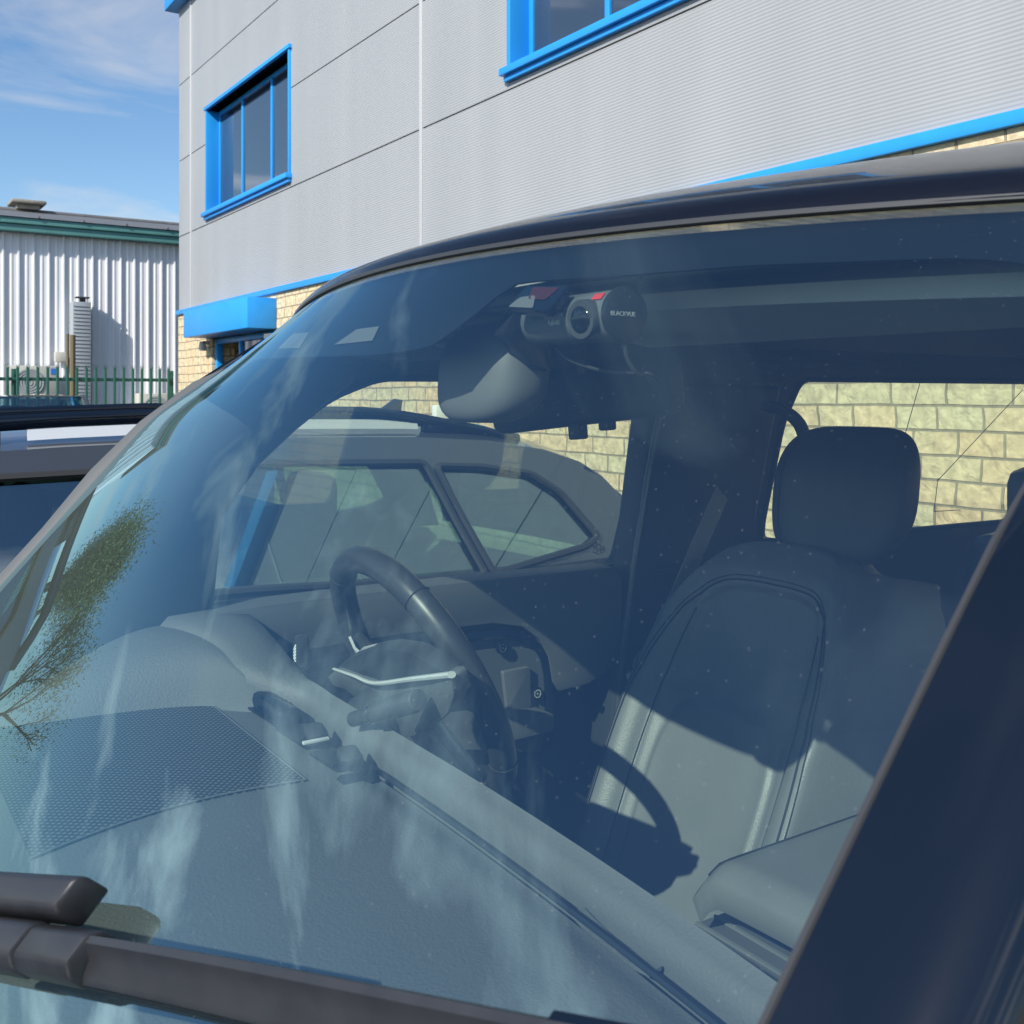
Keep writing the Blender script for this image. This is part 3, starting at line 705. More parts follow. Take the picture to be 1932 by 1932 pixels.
def screen():
    def fn(u, v):
        y = YC + HWID * math.sin((u - .5) * math.pi * .999) if False else YC + HWID * (2 * u - 1)
        return GP(y, ZB + (ztop(y) - ZB) * v)
    bm = NB(); gridm(bm, fn, 72, 48); g = mk('windscreen', bm, G_SCREEN, CAR, smooth=180)
    # ceramic border just inside the glass
    def band(f, nu, nv, name='windscreen_border'):
        bm = NB(); slab(bm, f, nu, nv, (.002, 0, -.001)); return mk(name, bm, M_FRIT, g)
    fz = [(.22, .040)] + [(p.y, p.z) for p in [hit(*q) for q in FRIT_EDGE]] + [(1.63, .0)]
    def zf(y):
        for (a, za), (b, zb) in zip(fz, fz[1:]):
            if a <= y <= b: return za + (zb - za) * (y - a) / max(1e-6, b - a)
        return fz[-1][1]
    def top(u, v):
        y = YC + (HWID - .005) * (2 * u - 1); a = ztop(y) - .001; b = min(a - .02, sum(zf(y + k * .008) for k in (-2, -1, 0, 1, 2)) / 5)
        return GP(y, a + (b - a) * v, -.005)
    tf = band(top, 110, 8)
    for q in (((519, 653), (560, 652), (578, 622), (549, 625)), ((626, 645), (697, 637), (710, 610), (668, 616))):
        pts = [hit(*p) for p in q]; pts = [GP(p.y, p.z, -.0045) for p in pts]
        bm = NB(); plate(bm, pts, (-.0004, 0, .0003)); mk('sensor_opening', bm, M_LINER2, g)
    for s in (-1, 1):
        def side(u, v, s=s):
            y = YC + s * (HWID - .003 - .007 * u); z = ZB + (ztop(y) - .055 - ZB) * v
            return GP(y, z, -.005)
        band(side, 4, 30)
    return g
SCREEN = screen()
def roof():
    prof = [(.0, .004), (.004, .013), (.014, .022), (.03, .029), (.06, .039), (.10, .051), (.15, .0645), (.20, .076), (.27, .087), (.4, .096), (.7, .100), (1.0, .098), (1.8, .080), (2.6, .05), (2.92, .02), (3.0, -.04)]
    rings = []
    n = 60
    for i in range(n + 1):
        u = (i / n * 2 - 1); y = YC + .80 * u; yy = max(YC - HWID + .01, min(YC + HWID - .01, y)); zt_ = .131 - .05 * (yy - YC) ** 2; a = abs(y - YC)
        drop = 0 if a < .58 else .11 * ((a - .58) / .22) ** 2.4
        X0 = GX(yy, zt_) + (.03 * max(0, a - .69) / .1)
        row = []
        for dx, dz in prof:
            row.append(V(X0 + dx, y, zt_ + dz * (.95 + .05 * min(1, (a / .6) ** 2)) - drop * min(1, .35 + dx * 3)))
        rings.append(row)
    bm = NB(); loft(bm, rings, False, False)
    # underside gives it thickness
    bmesh.ops.solidify(bm, geom=bm.faces[:], thickness=.006)
    r = mk('roof_panel', bm, M_PAINT, CAR, smooth=60)
    # raised drip channel line
    for s in (-1, 1):
        bm = NB(); tube(bm, [V(.72 + .1 * k, YC + s * .70, .150 + (.004 if k > 3 else -.004) ) for k in range(22)], .007, 6); mk('roof_rib', bm, M_TRIM, r)
    # windscreen top seal
    bm = NB(); tube(bm, [GP(YC + (HWID - .02) * (i / 30 - 1), ztop(YC + (HWID - .02) * (i / 30 - 1)) + .003, .001) for i in range(61)], .0035, 6); mk('windscreen_seal', bm, M_SEAL, CAR)
    bm = NB()
    b3(bm, .64, 3.3, YC - .66, YC + .66, .098, .104)
    slab(bm, lambda u, v: V(.535 + .11 * v + .07 * ((u - .5) * 2) ** 2 * (1 - v), YC + (u - .5) * 1.34, .098 - .012 * ((u - .5) * 2) ** 2 + .004 * v), 24, 6, (0, 0, .006))
    mk('headlining', bm, M_LINER, CAR)
    # side cove between headlining and window tops
    for s in (-1, 1):
        bm = NB(); loft(bm, [[V(x, YC + s * (.60), .099), V(x, YC + s * .645, .085), V(x, YC + s * .675, .055), V(x, YC + s * .685, .03), V(x, YC + s * .72, .03), V(x, YC + s * .72, .10)] for x in (.60, 1.0, 1.8, 3.2)]); mk('roof_side_trim', bm, M_LINER2, CAR, smooth=60)
roof()
SIDE_W = [  # window openings on the side plane (x, z)
    [(.48, -.33), (.50, -.19), (.56, -.11), (.70, -.006), (.79, .028), (1.455, .03), (1.41, -.06), (1.325, -.342)],
    [(1.735, -.278), (1.80, -.06), (1.86, .035), (2.90, .04), (3.02, .0), (3.0, -.35), (1.80, -.33), (1.73, -.32)]]
def sides():
    for s in (1, -1):
        Yp = YC + s * .685
        zs = [-.46 + .04 * k for k in range(14)]
        front = [V(GX(Yp, z) + .018, Yp, z) for z in zs]
        # everything around the two openings, as one pressed side with thickness
        outer = [V(.05, Yp, -1.15), V(.02, Yp, -.50)] + front[1:] + [V(.62, Yp, .085), V(3.38, Yp, .085), V(3.42, Yp, -.45), V(3.44, Yp, -1.15)]
        wins = [roundpoly([V(x, Yp, z) for x, z in w], .03 if s else .03) for w in SIDE_W]
        bm = NB(); plate(bm, outer, (0, s * .035, 0), wins); sd = mk('cabin_side', bm, M_DARK, CAR)
        for w, h in zip(wins, ('front_door_window', 'rear_door_window')):
            bm = NB(); plate(bm, [V(p.x, p.y + s * .018, p.z) for p in w], (0, .004, 0)); g = mk(h, bm, G_SIDE, CAR, smooth=0)
            bm = NB(); tube(bm, [V(p.x, p.y - s * .002, p.z) for p in w], .006, 6, True); mk('window_seal', bm, M_RUB, g)
        # outer body skin below the windows
        bm = NB(); rings = []
        for x in (-.95, -.8, .0, 1.0, 2.0, 3.2, 3.42):
            rings.append([V(x, Yp + s * .036, -.36 if x > 0 else -.50), V(x, Yp + s * .16, -.40 if x > 0 else -.53), V(x, Yp + s * .235, -.50 if x > 0 else -.60), V(x, Yp + s * .25, -.8), V(x, Yp + s * .24, -1.2), V(x, Yp + s * .04, -1.22)])
        loft(bm, rings); mk('body_side', bm, M_PAINT, CAR, smooth=50)
        # exterior pillar cover beside the windscreen
        rings = []; pw = .42 if s > 0 else 1
        for z in [ZB + .042 * k for k in range(14)]:
            yb = YC + s * .686; e = GP(yb, z, .0035)
            rings.append([e + V(.004, s * .001, 0), e + V(-.003, s * .004, .002), e + V(.000, s * .018 * pw, .002), e + V(.004, s * .036 * pw, .002), e + V(.009, s * .052 * pw, .0), e + V(.02, s * .064 * pw, -.006), e + V(.10, s * .068 * pw, -.02), e + V(.10, s * .03, -.02), e + V(.02, s * .01, -.004)])
        bm = NB(); loft(bm, rings); mk('windscreen_pillar', bm, M_TRIM, CAR, smooth=70)
        bm = NB(); tube(bm, [GP(YC + s * (HWID - .0145), ZB + .04 * k, .002) for k in range(14)], .0022, 6); mk('pillar_seal', bm, M_SEAL, CAR)
        # mirror on the doors
    wheels(CAR, 1.2, YC, .38, (-.4, 2.6), (.08, 1.76))
    # bonnet and cowl
    bm = NB(); slab(bm, lambda u, v: V(-1.0 + .93 * u, YC + (v - .5) * 1.62, -.60 + .10 * math.sin(u * 1.5) - .03 * abs(2 * v - 1) ** 3), 12, 20, (0, 0, -.03)); mk('bonnet', bm, M_PAINT, CAR, smooth=60)
    bm = NB(); slab(bm, lambda u, v: V(-.09 + .10 * u + .05 * (2 * v - 1) ** 2 * u, YC + (v - .5) * 1.5, -.53 + .045 * u), 4, 20, (0, 0, -.02)); mk('cowl', bm, M_RUB, CAR)
    bm = NB(); plate(bm, [(-1.02, YC - .8, -.62), (-1.02, YC + .8, -.62), (-1.04, YC + .8, -1.25), (-1.04, YC - .8, -1.25)], (.05, 0, 0)); mk('front_panel', bm, M_PAINT, CAR)
    # floor, bulkhead, tail
    bm = NB(); b3(bm, .0, 3.4, YC - .67, YC + .67, -1.18, -1.14); mk('floor', bm, M_DARK, CAR)
    bm = NB(); b3(bm, .02, .06, YC - .67, YC + .67, -1.14, -.50); mk('bulkhead', bm, M_DARK, CAR)
    bm = NB(); plate(bm, [(3.40, YC - .66, -1.14), (3.40, YC + .66, -1.14), (3.36, YC + .66, .09), (3.36, YC - .66, .09)], (.04, 0, 0), [roundpoly([(3.38, YC - .5, -.38), (3.38, YC + .5, -.38), (3.365, YC + .5, .02), (3.365, YC - .5, .02)], .04)]); tgd = mk('tailgate', bm, M_DARK, CAR)
    bm = NB(); plate(bm, [(3.40, YC - .5, -.38), (3.40, YC + .5, -.38), (3.385, YC + .5, .02), (3.385, YC - .5, .02)], (.004, 0, 0)); mk('rear_window', bm, G_SIDE, tgd)
sides()

def crown(y): return -.018 * (max(0, 1.0 - y) / .5) ** 2
def dash():
    d = NB()
    def top(u, v):
        x = .03 + .493 * u; y = YC - .68 + 1.36 * v
        z = -.430 - .035 * (1 - u) ** 2
        if u > .97: z -= .006
        z += crown(y) * u
        return V(x, y, z)
    slab(d, top, 40, 30, (0, 0, -.03)); D = mk('dashboard', d, M_DASH, CAR, smooth=60)
    # rear rail that runs across and rises into the instrument hood
    rings = []
    ys = [.245 + .02 * k for k in range(68)]
    def sm(t): t = max(0, min(1, t)); return t * t * (3 - 2 * t)
    for y in ys:
        k = sm((y - 1.28) / .26); k2 = sm((y - 1.30) / .12)
        zt_ = -.401 + .073 * k + crown(y); xf = .541 - .078 * k2 - .07 * sm((y - 1.42) / .18); xb = .574 - .024 * k; lip = -.430 + .015 * k2 + crown(y)
        h = zt_ - lip
        rings.append([V(xf + .004, y, lip - .10 * (1 - k2)), V(xf, y, lip + h * .15), V(xf + .002, y, lip + h * .55), V(xf + .010, y, lip + h * .85), V(xf + .022, y, zt_ - .001), V((xf + xb) / 2 + .006, y, zt_ + .001), V(xb - .012, y, zt_ - .006), V(xb - .002, y, zt_ - .02), V(xb, y, zt_ - .045), V(xb - .01, y, -.54), V(xb - .05, y, -.60)])
    bm = NB(); loft(bm, rings); mk('dash_rail', bm, M_DASH2, D, smooth=70)
    bm = NB(); tube(bm, [V(.5245, .26 + .02 * k, -.4285 + crown(.26 + .02 * k)) for k in range(42)], .0032, 6); mk('dash_gap_shade', bm, M_FRIT, D)  # dark strip drawn for the shade in the gap ahead of the rail
    def cw(u, v):
        y = 1.315 + .29 * u; k = sm((y - 1.28) / .26); xe = .538 - .075 * sm((y - 1.30) / .12) - .07 * sm((y - 1.42) / .18) + .008
        zl = -.398 + .070 * k - .013; dep = .035 + .27 * sm((y - 1.40) / .14); x = xe - dep * v
        z0 = -.4335 - .035 * max(0, (.523 - x) / .493) ** 2 - .004 * v; w = sm(u / .30)
        return V(x, y, z0 + (zl - z0) * w * (1 - sm(v)))
    bm = NB(); slab(bm, cw, 30, 24, (0, 0, -.02)); mk('instrument_cowl', bm, M_DASH, D, smooth=70)
    # lower dash behind the rail
    bm = NB(); b3(bm, .18, .53, YC - .67, YC + .67, -.80, -.56, .02); mk('lower_dash', bm, M_DARK, D)
    # instrument display under the hood
    bm = NB(); box(bm, (.50, 1.42, -.455), (.03, .30, .10), .01); mk('instrument_display', bm, M_TRIM, D)
    # speaker grille: a raised woven panel
    pts = roundpoly([(.205, 1.585, -.448), (.245, 1.60, -.445), (.452, 1.475, -.4315), (.438, 1.10, -.4325), (.30, 1.075, -.441), (.17, 1.085, -.456), (.165, 1.2, -.456)], .03)
    def gz(x): u = (x - .03) / .493; return -.430 - .035 * (1 - u) ** 2 + .003
    def gr(u, v):
        x = .165 + .28 * u; y0 = 1.085 + .02 * math.sin(u * 3.14); y1 = 1.585 - .11 * u
        return V(x, y0 + (y1 - y0) * v, gz(x))
    bm = NB(); slab(bm, gr, 24, 24, (0, 0, -.006)); mk('speaker_grille', bm, M_WEAVE, D, smooth=60)
    bm = NB(); tube(bm, [gr(u, 0) for u in [k / 12 for k in range(13)]] + [gr(1, v / 12) for v in range(1, 13)], .0010, 6); mk('grille_edge', bm, M_DASH2, D)
    # air vents between grille and rail
    for i, (y0, y1) in enumerate(((1.385, 1.30), (1.27, 1.18), (1.16, 1.09))):
        bm = NB(); plate(bm, roundpoly([(.478, y0, -.4275), (.520, y0 - .01, -.4275), (.520, y1, -.4275), (.482, y1 - .004, -.4275)], .008), (0, 0, .003)); v = mk('air_vent', bm, M_FRIT, D)
        bm = NB(); box(bm, (.508, (y0 + y1) / 2 - .02, -.421), (.026, .030, .016), .006, Matrix.Rotation(R(20), 3, 'X')); mk('vent_tab', bm, M_DARK, v)
        bm = NB(); box(bm, (.499, y1 + .004, -.4225), (.034, .006, .004), .001); mk('vent_trim', bm, M_TRIM if i != 1 else M_SILVER, v)
    for y in (1.44, 1.062):
        bm = NB(); c = V(.498, y, -.436)
        cyl(bm, c + V(-.022, 0, 0), (1, 0, 0), .011, .044, 24)
        for k in range(8):
            a = R(30 + 17 * k)
            box(bm, c + V(0, math.cos(a) * .0115, math.sin(a) * .0115), (.04, .0012, .0016))
        mk('thumb_wheel', bm, M_TRIM, D)
    # tray between dash top and rail, passenger side: net pockets
    bm = NB(); b3(bm, .523, .545, .25, 1.05, -.53, -.50); mk('tray_floor', bm, M_DARK, D)
    for y0, y1 in ((.70, .60), (.50, .40)):
        bm = NB(); slab(bm, lambda u, v, y0=y0, y1=y1: V(.5245 + .013 * v, y0 + (y1 - y0) * u, -.431 - .006 * math.sin(math.pi * u) + .002 * v + crown(y0 + (y1 - y0) * u)), 10, 3, (0, 0, -.003)); mk('tray_pocket', bm, M_DASH, D)
    # gusset at the screen corner
    bm = NB(); slab(bm, lambda u, v: V(.10 + .18 * u, 1.60 - .005 * v - .10 * v * (1 - u), -.445 + .10 * (1 - v) * math.sin(math.pi * (.2 + .6 * u))), 10, 6, (0, .004, 0)); mk('corner_tweeter_panel', bm, M_DARK, D)
dash()

WC = V(.67, 1.24, -.38); TL = R(25)
E1 = V(0, 1, 0); E2 = V(-math.sin(TL), 0, math.cos(TL)); NN = V(math.cos(TL), 0, math.sin(TL))
def wp(a, b, c=0): return WC + E1 * a + E2 * b + NN * c
def steering():
    w = None; Rr = .178
    bm = NB(); tube(bm, [wp(Rr * math.cos(2 * math.pi * k / 72), Rr * math.sin(2 * math.pi * k / 72)) for k in range(72)], .0185, 16, True)
    w = mk('steering_wheel', bm, M_WHEEL, CAR, smooth=80)
    for a in (52, 128, -28, 208):
        c = wp(Rr * math.cos(R(a)), Rr * math.sin(R(a))); t = (E1 * -math.sin(R(a)) + E2 * math.cos(R(a))); r = (E1 * math.cos(R(a)) + E2 * math.sin(R(a)))
        bm = NB(); tube(bm, [c + r * .0188 * math.cos(k * .3142) + NN * .0188 * math.sin(k * .3142) for k in range(20)], .0009, 5, True); mk('leather_seam', bm, M_STITCH, w)
    # hub back shell, facing the dash
    def blob(c0, ax, ay, az, name, m, n1=20, n2=14, p=.75):
        bm = NB()
        def f(u, v):
            t = 2 * math.pi * u; s = math.pi * (v - .5)
            g = lambda x: math.copysign(abs(x) ** p, x)
            return c0 + E1 * (ax * g(math.cos(t)) * g(math.cos(s))) + E2 * (ay * g(math.sin(t)) * g(math.cos(s))) + NN * (az * g(math.sin(s)))
        gridm(bm, f, n1 * 2, n2); bmesh.ops.remove_doubles(bm, verts=bm.verts[:], dist=1e-5); return mk(name, bm, m, w, smooth=60)
    def ow(px, py, c):
        r = ray(px, py); p0 = wp(0, 0, c); return r * (p0.dot(NN) / r.dot(NN))
    shell = [(608, 1286), (634, 1264), (668, 1277), (708, 1291), (780, 1284), (848, 1276), (858, 1310), (845, 1345), (800, 1384), (752, 1394), (716, 1368), (690, 1336), (655, 1302)]
    bm = NB(); plate(bm, roundpoly([ow(a, b, -.066) for a, b in shell], .012), NN * .022, bev=.007); mk('hub_shell', bm, M_DASH, w, smooth=70)
    pad = [(634, 1262), (655, 1243), (695, 1229), (730, 1225), (775, 1233), (812, 1254), (848, 1272), (780, 1281), (708, 1287), (668, 1273)]
    bm = NB(); plate(bm, roundpoly([ow(a, b, -.058) for a, b in pad], .010), NN * .024, bev=.008); mk('airbag_pad', bm, M_DARK, w, smooth=70)
    for s in (-1, 1):
        # side spokes
        rings = []
        for t, h, dpt, cz in ((.05, .032, .020, -.022), (.10, .026, .014, -.016), (.14, .020, .011, -.006), (.172, .024, .012, 0)):
            rings.append([wp(s * t, h * math.cos(k * .5236) + .012 * t / .17, cz + dpt * math.sin(k * .5236)) for k in range(12)])
        bm = NB(); loft(bm, rings); mk('spoke', bm, M_DARK, w, smooth=60)
        bm = NB(); loft(bm, [[wp(s * t, z + q * .0035 + .002, c + e * .002) for q, e in ((-1, -1), (1, -1), (1, 1), (-1, 1))] for t, z, c in ((.086, .032, -.034), (.11, .030, -.030), (.155, .030, -.016))]); mk('spoke_trim', bm, M_SILVER, w)
        # lower spoke
        rings = []
        for t, h in ((0, .018), (.5, .013), (1, .016)):
            c0 = wp(s * (.035 + .05 * t), -.05 - .105 * t, -.018 + .012 * t)
            rings.append([c0 + E1 * (h * math.cos(k * .5236)) + NN * (.009 * math.sin(k * .5236)) for k in range(12)])
        bm = NB(); loft(bm, rings); mk('lower_spoke', bm, M_SILVER if s < 0 else M_DARK, w, smooth=60)
    # silver line around the hub top
    bm = NB()
    pth = spline([ow(630, 1262, -.062), ow(668, 1275, -.068), ow(708, 1289, -.070), ow(780, 1281, -.069), ow(852, 1273, -.064)], 6)
    tube(bm, pth, [.0026 + .0030 * (i / (len(pth) - 1)) for i in range(len(pth))], 8, flat=.7); mk('hub_trim', bm, M_SILVER, w)
    bm = NB(); plate(bm, [ow(*q, -.040) for q in ((671, 1238), (683, 1223), (707, 1217), (711, 1227))], NN * .004); mk('spoke_badge_plate', bm, M_SILVER, w, smooth=0)
    # column and shroud
    bm = NB(); tube(bm, [wp(0, -.01, -.055), wp(0, -.015, -.08), wp(0, -.025, -.10), wp(0, -.03, -.12)], [.040, .044, .044, .042], 20, flat=.85); mk('column_shroud', bm, M_DARK, w, smooth=60)
    # stalks
    for name, a, b, r in (('indicator_stalk', V(.535, 1.155, -.395), V(.560, 1.035, -.346), .0125), ('wiper_stalk', V(.545, 1.345, -.412), V(.590, 1.455, -.366), .0115)):
        dr = (b - a).normalized(); L = (b - a).length
        bm = NB(); tube(bm, [a, a + dr * L * .35, a + dr * L * .36, a + dr * L * .96, b], [r * .72, r * .8, r, r * 1.05, r * .92], 20); st = mk(name, bm, M_WHEEL, CAR, smooth=50)
        bm = NB(); tube(bm, [a + dr * L * .34, a + dr * L * .355], r * 1.02, 20); mk('ring', bm, M_CHROME, st)
        bm = NB(); tube(bm, [b - dr * .004, b + dr * .001, b + dr * .0015], [r * 1.0, r * .98, r * .7], 20); mk('end_button', bm, M_RING, st)
        if name == 'wiper_stalk':
            bm = NB()
            for k in range(6): tube(bm, [a + dr * L * (.5 + .06 * k) + V(-.0115, 0, .003), a + dr * L * (.5 + .06 * k) + V(-.008, 0, .010)], .0012, 5)
            mk('marks', bm, M_WHITE, st)
steering()

def doors():
    Y = 1.535
    P = lambda px, py, y=Y: atY(px, py, y)
    out = [P(400, 1160), P(500, 1143), P(650, 1124), P(900, 1096), P(1160, 1070), P(1174, 1095), P(1170, 1250), P(1110, 1290), P(1056, 1304), P(1043, 1285), P(1036, 1240), P(1018, 1205), P(985, 1182), P(930, 1176), P(760, 1196), P(520, 1236), P(400, 1262)]
    bm = NB(); plate(bm, out, (0, .07, 0), bev=.008); d = mk('door_card', bm, M_DOOR, CAR, smooth=50)
    # darker lower panel with exposed screws, set back behind the arch
    out2 = [P(380, 1262, 1.575), P(520, 1236, 1.575), P(760, 1196, 1.575), P(935, 1172, 1.575), P(1040, 1215, 1.575), P(1050, 1330, 1.575), P(1040, 1560, 1.575), P(380, 1560, 1.575)]
    bm = NB(); plate(bm, out2, (0, .02, 0)); lp = mk('lower_panel', bm, M_DARK, d)
    arch = spline([P(560, 1262, 1.55), P(760, 1222, 1.55), P(900, 1200, 1.55), P(970, 1200, 1.55), P(1010, 1222, 1.55), P(1026, 1262, 1.55), P(1030, 1330, 1.55), P(1026, 1420, 1.55)], 6)
    bm = NB()
    plate(bm, [p + V(0, 0, .0) for p in arch] + [P(560, 1400, 1.55)], (0, .02, 0)); mk('arch_panel', bm, M_DOOR, d)
    bm = NB(); tube(bm, [p + V(.004, -.004, 0) for p in arch], .009, 8); mk('arch_frame', bm, M_TRIM, d)
    for px, py in ((818, 1240), (945, 1221), (1010, 1307)):
        c = P(px, py, 1.545); bm = NB(); cyl(bm, c, (0, -1, 0), .012, .006, 18, .0015); sc = mk('screw', bm, M_TRIM, d)
        bm = NB(); tube(bm, [c + V(.0068 * math.cos(k * .5236), -.0065, .0068 * math.sin(k * .5236)) for k in range(12)], .0018, 5, True); cyl(bm, c + V(0, -.006, 0), (0, -1, 0), .002, .001, 8); mk('screw_head', bm, M_CHROME, sc)
    a, b, c_, e = P(950, 1268, 1.54), P(1000, 1258, 1.54), P(1002, 1335, 1.54), P(958, 1338, 1.54)
    bm = NB(); plate(bm, roundpoly([a, b, c_, e], .004), (0, .01, 0), bev=.002); mk('door_pull', bm, M_SENSOR, d)
    bm = NB(); plate(bm, roundpoly([P(960, 1350, 1.50), P(1045, 1345, 1.50), P(1045, 1378, 1.50), P(960, 1400, 1.50)], .01), (0, .06, 0), bev=.004); mk('door_armrest', bm, M_DOOR, d)
    bm = NB(); box(bm, P(1090, 1297, 1.53), (.014, .01, .008), .002); mk('catch', bm, M_CHROME, d)
    # etched marks in the lower rear corner of the window
    for k in range(6):
        p = atY(1122 + 7 * (k % 3), 1028 + 9 * (k // 3) + 3 * k % 7, 1.60); bm = NB()
        tube(bm, [p + V(.006 * math.cos(j * .785), -.001, .004 * math.sin(j * .785)) for j in range(8)], .0007, 4, True)
        mk('glass_mark', bm, M_FRIT, CAR, smooth=0)
    # B pillar
    out = [P(1236, 742, 1.53), P(1300, 728, 1.53), P(1476, 728, 1.53), P(1428, 985, 1.53), P(1420, 1200, 1.53), P(1380, 1420, 1.53), P(1150, 1420, 1.53), P(1172, 1220, 1.53), P(1198, 1060, 1.53)]
    bm = NB(); plate(bm, out, (0, .07, 0), bev=.012); bp = mk('door_pillar_trim', bm, M_DARK, CAR, smooth=50)
    bm = NB(); tube(bm, [P(1250, 745, 1.52), P(1222, 900, 1.52), P(1196, 1062, 1.52), P(1176, 1230, 1.52), P(1160, 1400, 1.52)], .006, 8); mk('door_seal', bm, M_RING, bp)
    bm = NB(); plate(bm, [P(1238, 1070, 1.5275), P(1300, 1070, 1.5275), P(1300, 1073, 1.5275), P(1238, 1073, 1.5275)], (0, .003, 0)); mk('trim_seam', bm, M_FRIT, bp)
    # seat belt with a small fold
    def belt(u, v):
        c = [atY(1362, 930, 1.475), atY(1318, 1030, 1.465), atY(1278, 1126, 1.46), atY(1242, 1205, 1.455), atY(1206, 1270, 1.455)]
        t = u * 4; i = min(3, int(t)); f = t - i; p = c[i].lerp(c[i + 1], f)
        wob = .006 * math.sin(u * 22) * (u > .55)
        return p + V(.021 * (v * 2 - 1), .006 * (v * 2 - 1) + wob, -.015 * (v * 2 - 1))
    bm = NB(); slab(bm, belt, 40, 6, (.0, -.0015, 0)); sb = mk('seat_belt', bm, M_BELT, CAR, smooth=70)
    bm = NB(); box(bm, atY(1208, 1280, 1.45), (.05, .03, .03), .006); mk('belt_guide', bm, M_CHROME, sb)
    # grab handle behind the pillar
    bm = NB(); tube(bm, spline([(1.66, 1.50, .03), (1.74, 1.47, .0), (1.84, 1.46, -.06), (1.90, 1.48, -.11)], 6), .016, 10, flat=.7)
    gh = [atY(1440, 765, 1.48), atY(1478, 775, 1.46), atY(1508, 800, 1.44), atY(1522, 840, 1.44)]
    bm.free(); bm = NB(); tube(bm, spline(gh, 6), .0165, 10, flat=.8); mk('grab_handle', bm, M_DARK, CAR)
    # lit gusset at the top of the far pillar and the far pillar trim
    rings = []
    for z, x0, x1 in ((-.44, .02, .46), (-.33, .12, .50), (-.19, .245, .515), (-.11, .31, .575), (-.04, .38, .655), (.02, .46, .735), (.06, .55, .76)):
        rings.append([V(x0 + .012, 1.598, z), V(x0 + .02, 1.575, z), V((x0 + x1) / 2, 1.552, z), V(x1 - .02, 1.565, z), V(x1, 1.59, z), V(x1, 1.604, z)])
    bm = NB(); loft(bm, rings); mk('front_pillar_trim', bm, M_DOOR, CAR, smooth=70)
    # faint reflections in the rear side glass, drawn as thin dark rods
    for a, b in (((1738, 715), (1690, 880)), ((1930, 735), (1768, 908)), ((1770, 902), (1762, 965)), ((1762, 965), (1812, 962))):
        bm = NB(); tube(bm, [atY(*a, 1.600), atY(*b, 1.600)], .0010, 5); mk('reflection_line', bm, M_FRIT, CAR)
doors()

